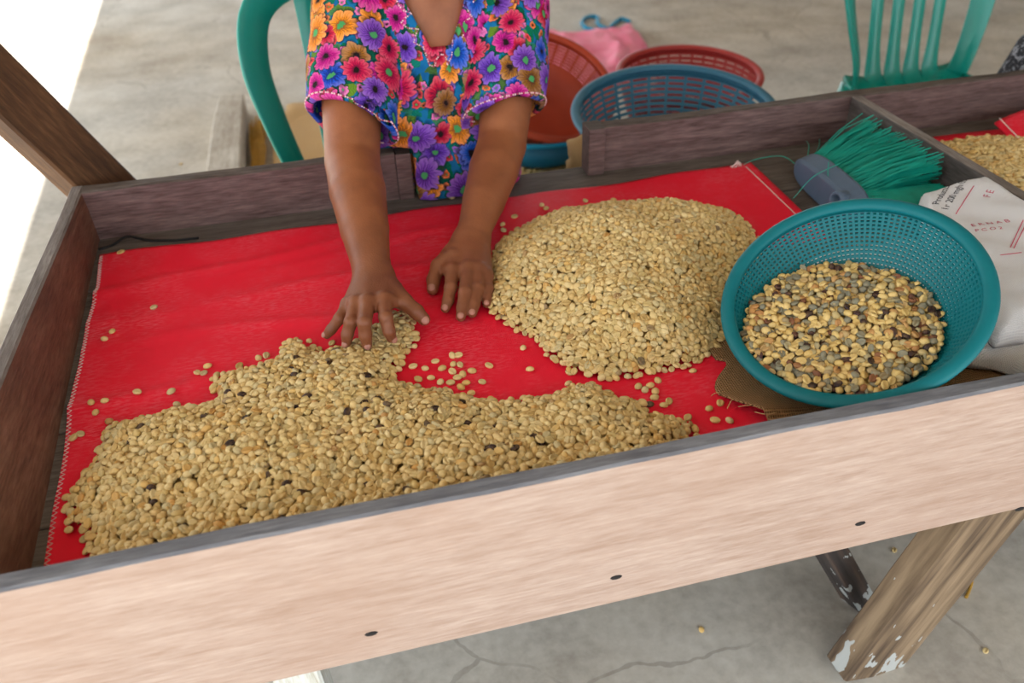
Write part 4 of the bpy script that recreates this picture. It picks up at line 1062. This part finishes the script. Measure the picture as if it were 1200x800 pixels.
# blouse
HC_R, HC_L = lerp(S_R, E_R, .74), lerp(S_L, E_L, .78)
BX = [np.arange(-.06, .50, .003), np.arange(1.36, 1.74, .003), np.arange(.575, 1.0, .003)]
Bl = Field(*BX); T = Field(*BX); Sl = Field(*BX)
T.cone((.190, 1.580, .53), (.185, 1.578, .66), .172, .170, .03, (1, .78, 1), .08).cone((.185, 1.578, .66), (.215, 1.580, .86), .170, .150, .03, (1, .76, 1), .08)
T.cone((.085, 1.575, .893), (.355, 1.575, .885), .064, .064, .04)
for sx in (-1, 1): T.ball((.225+sx*.075, 1.515, .745), .078, .05)
T.cone((.20, 1.505, .59), (.27, 1.505, .60), .088, .085, .05)
Sl.cone(S_R+np.array([.01, .01, .005]), HC_R+(HC_R-S_R)*.12, .082, .082, .01, pad=.05); Sl.cone(S_L+np.array([-.01, .01, .005]), HC_L+(HC_L-S_L)*.12, .078, .077, .01, pad=.05)
X, Y, Z = np.meshgrid(*[a.astype(np.float32) for a in BX], indexing='ij')
dR, dL = (HC_R-S_R), (HC_L-S_L); dR = dR/np.linalg.norm(dR); dL = dL/np.linalg.norm(dL)
nR = dR+np.array([-.38, .0, .0]); nR /= np.linalg.norm(nR); nL = dL+np.array([.36, .0, .0]); nL /= np.linalg.norm(nL)
hemR = (X-HC_R[0])*nR[0]+(Y-HC_R[1])*nR[1]+(Z-HC_R[2])*nR[2]; hemL = (X-HC_L[0])*nL[0]+(Y-HC_L[1])*nL[1]+(Z-HC_L[2])*nL[2]
half = X < .22
Sl.F = np.maximum(Sl.F, np.where(half, hemR, hemL))
# hollow inside of the sleeves
In = Field(*BX); In.cone(lerp(S_R, HC_R, .7), HC_R+(HC_R-S_R)*.4, .066, .071, .005, pad=.05); In.cone(lerp(S_L, HC_L, .7), HC_L+(HC_L-S_L)*.4, .062, .066, .005, pad=.05)
Sl.F = np.maximum(Sl.F, -In.F)
fold = .0030*np.sin(X*70+np.sin(Z*22)*1.2)*np.clip((.86-Z)*6, 0, 1)+.0022*np.sin(X*38-Z*46)+.0016*np.sin(Z*80+X*25)
TFs = T.F+fold
cut = np.maximum(np.maximum(np.abs(X-.2135)-(.0185+np.maximum(Z-.857, 0)*.46), .857-Z), Y-1.60)
nk = np.sqrt((X-.218)**2+(Y-1.565)**2)-.068; nk = np.maximum(nk, .925-Z)
F_ = smin(TFs, Sl.F+fold*.8, .010)
F_ = np.maximum(F_, -np.minimum(cut, nk)); F_ = np.maximum(F_, .5885-Z); F_ = np.maximum(F_, np.minimum(np.minimum(.690-Z, 1.487-Y), .139-X))
Bl.F = F_.astype(np.float32); bv, bq = Bl.mesh()
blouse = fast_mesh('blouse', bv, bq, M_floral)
# pattern coordinates: wrapped round the trunk, and along each sleeve
ii = [np.clip(np.searchsorted(BX[k], bv[:, k])-1, 0, len(BX[k])-1) for k in range(3)]
isS = Sl.F[tuple(ii)] < TFs[tuple(ii)]
uvT = np.column_stack([np.arctan2(bv[:, 0]-.23, -(bv[:, 1]-1.575))*.155, bv[:, 2]])
def sleeve_uv(S_, d_, off):
    rel = bv-S_; al = rel@d_; up = np.array([0, -1., 0]); up = up-d_*(up@d_); up /= np.linalg.norm(up); sd = np.cross(d_, up)
    return np.column_stack([np.arctan2(rel@sd, rel@up)*.078+off, -al+.3])
uvS = np.where((bv[:, 0] < .22)[:, None], sleeve_uv(S_R, dR, .71), sleeve_uv(S_L, dL, 1.37))
fS = isS[bq].sum(1) >= 2; uv = np.where(fS[:, None, None], uvS[bq], uvT[bq])
ul = blouse.data.uv_layers.new(name='UVMap'); ul.data.foreach_set('uv', uv.reshape(-1).astype(np.float32))
sm = blouse.modifiers.new('smooth', 'SMOOTH'); sm.factor = .5; sm.iterations = 2
WP(blouse); blouse['label'] = 'blouse embroidered all over with bright flowers and leaves'
# beads: sleeve hems and the scalloped neckline, laid on the blouse surface
bvh = BVHTree.FromPolygons([Vector(v) for v in bv], [tuple(map(int, q)) for q in bq])
def bead_row(name, pts, r, mats, step):
    L = [0]
    for a_, b_ in zip(pts, pts[1:]): L.append(L[-1]+np.linalg.norm(b_-a_))
    n = int(L[-1]/step); s = MB()
    ico = [(0, 0, 1), (.894, 0, .447), (.276, .851, .447), (-.724, .526, .447), (-.724, -.526, .447), (.276, -.851, .447), (.724, .526, -.447), (-.276, .851, -.447), (-.894, 0, -.447), (-.276, -.851, -.447), (.724, -.526, -.447), (0, 0, -1)]
    fc = [(0, 1, 2), (0, 2, 3), (0, 3, 4), (0, 4, 5), (0, 5, 1), (1, 6, 2), (2, 7, 3), (3, 8, 4), (4, 9, 5), (5, 10, 1), (6, 7, 2), (7, 8, 3), (8, 9, 4), (9, 10, 5), (10, 6, 1), (11, 7, 6), (11, 8, 7), (11, 9, 8), (11, 10, 9), (11, 6, 10)]
    for k in range(n):
        d = L[-1]*k/n; j = max(0, np.searchsorted(L, d)-1); t = (d-L[j])/(L[j+1]-L[j]+1e-9); p = lerp(pts[j], pts[j+1], t)
        s.add([p+np.array(v)*r for v in ico], fc, 0 if k % 3 else 1)
    o = s.build(name, None, None, True, mats=mats); o['kind'] = 'stuff'; o.parent = blouse; return o
def hem_ring(C_, n_, r):
    a_ = np.cross(n_, (0, 0, 1.)); a_ /= np.linalg.norm(a_); b_ = np.cross(a_, n_); out = []
    for k in range(73):
        th_ = 2*math.pi*k/72; o_ = C_-n_*.006+(a_*math.cos(th_)+b_*math.sin(th_))*.2
        h = bvh.ray_cast(Vector(o_), Vector(C_-n_*.006-o_).normalized())
        if h[0] is not None and .05 < (h[0]-Vector(C_)).length < .092: out.append(np.array(h[0]+h[1]*.0006))
    return out
for C_, n_ in ((HC_R, nR), (HC_L, nL)):
    rg = hem_ring(C_, n_, 0)
    if len(rg) > 4: bead_row('hem_beads', rg, .0019, [M_bead, M_beadp], .0040)
def on_blouse(px, py):
    h = bvh.ray_cast(Vector(EYE), Vector(ray(px, py))); return np.array(h[0]+h[1]*.0008) if h[0] is not None else None
neck = [(463, -12), (466, 4), (472, 12), (482, 16), (474, 22), (470, 27), (478, 33), (490, 34), (487, 42), (485, 50), (496, 55), (500, 66), (503, 76), (509, 78), (512, 68), (518, 63), (523, 68), (524, 76), (529, 66), (531, 52), (531, 40), (541, 44), (544, 38), (535, 31), (531, 24), (545, 24), (553, 20), (548, 12), (543, 6), (555, 2), (560, -10)]
pts = [p for p in (on_blouse(*q) for q in neck) if p is not None]
den = []
for a_, b_ in zip(pts, pts[1:]):
    if np.linalg.norm(b_-a_) < .05: den.append(a_)
bead_row('neckline_beads', den+[pts[-1]], .0017, [M_bead, M_beadp], .0038)
# skirt, shoes
K = Field(np.arange(-.02, .50, .008), np.arange(1.12, 1.84, .008), np.arange(.04, .66, .008))
K.cone((.205, 1.635, .60), (.205, 1.66, .55), .125, .125, .04, (1.1, .85, 1))
for sx in (-1, 1): K.cone((.215+sx*.075, 1.66, .505), (.215+sx*.085, 1.26, .475), .075, .072, .05).cone((.215+sx*.085, 1.25, .46), (.215+sx*.075, 1.30, .14), .072, .085, .05)
Xk, Yk, Zk = np.meshgrid(*K.ax, indexing='ij'); K.F = np.maximum(np.maximum(K.F, .11-Zk), np.where(Yk < 1.505, Zk-.560, -1)).astype(np.float32)
kv, kq = K.mesh(); WP(fast_mesh('skirt', kv, kq, M_skirt))
for sx in (-1, 1):
    s = MB(); s.sweep([(.215+sx*.075, 1.33, .045), (.215+sx*.075, 1.30, .055), (.215+sx*.078, 1.25, .045), (.215+sx*.082, 1.19, .032), (.215+sx*.084, 1.14, .022)], circ(1, 12), scales=[(.02, .03), (.035, .05), (.040, .042), (.042, .03), (.03, .02)]); WP(s.build('shoe', M_black, None, True))
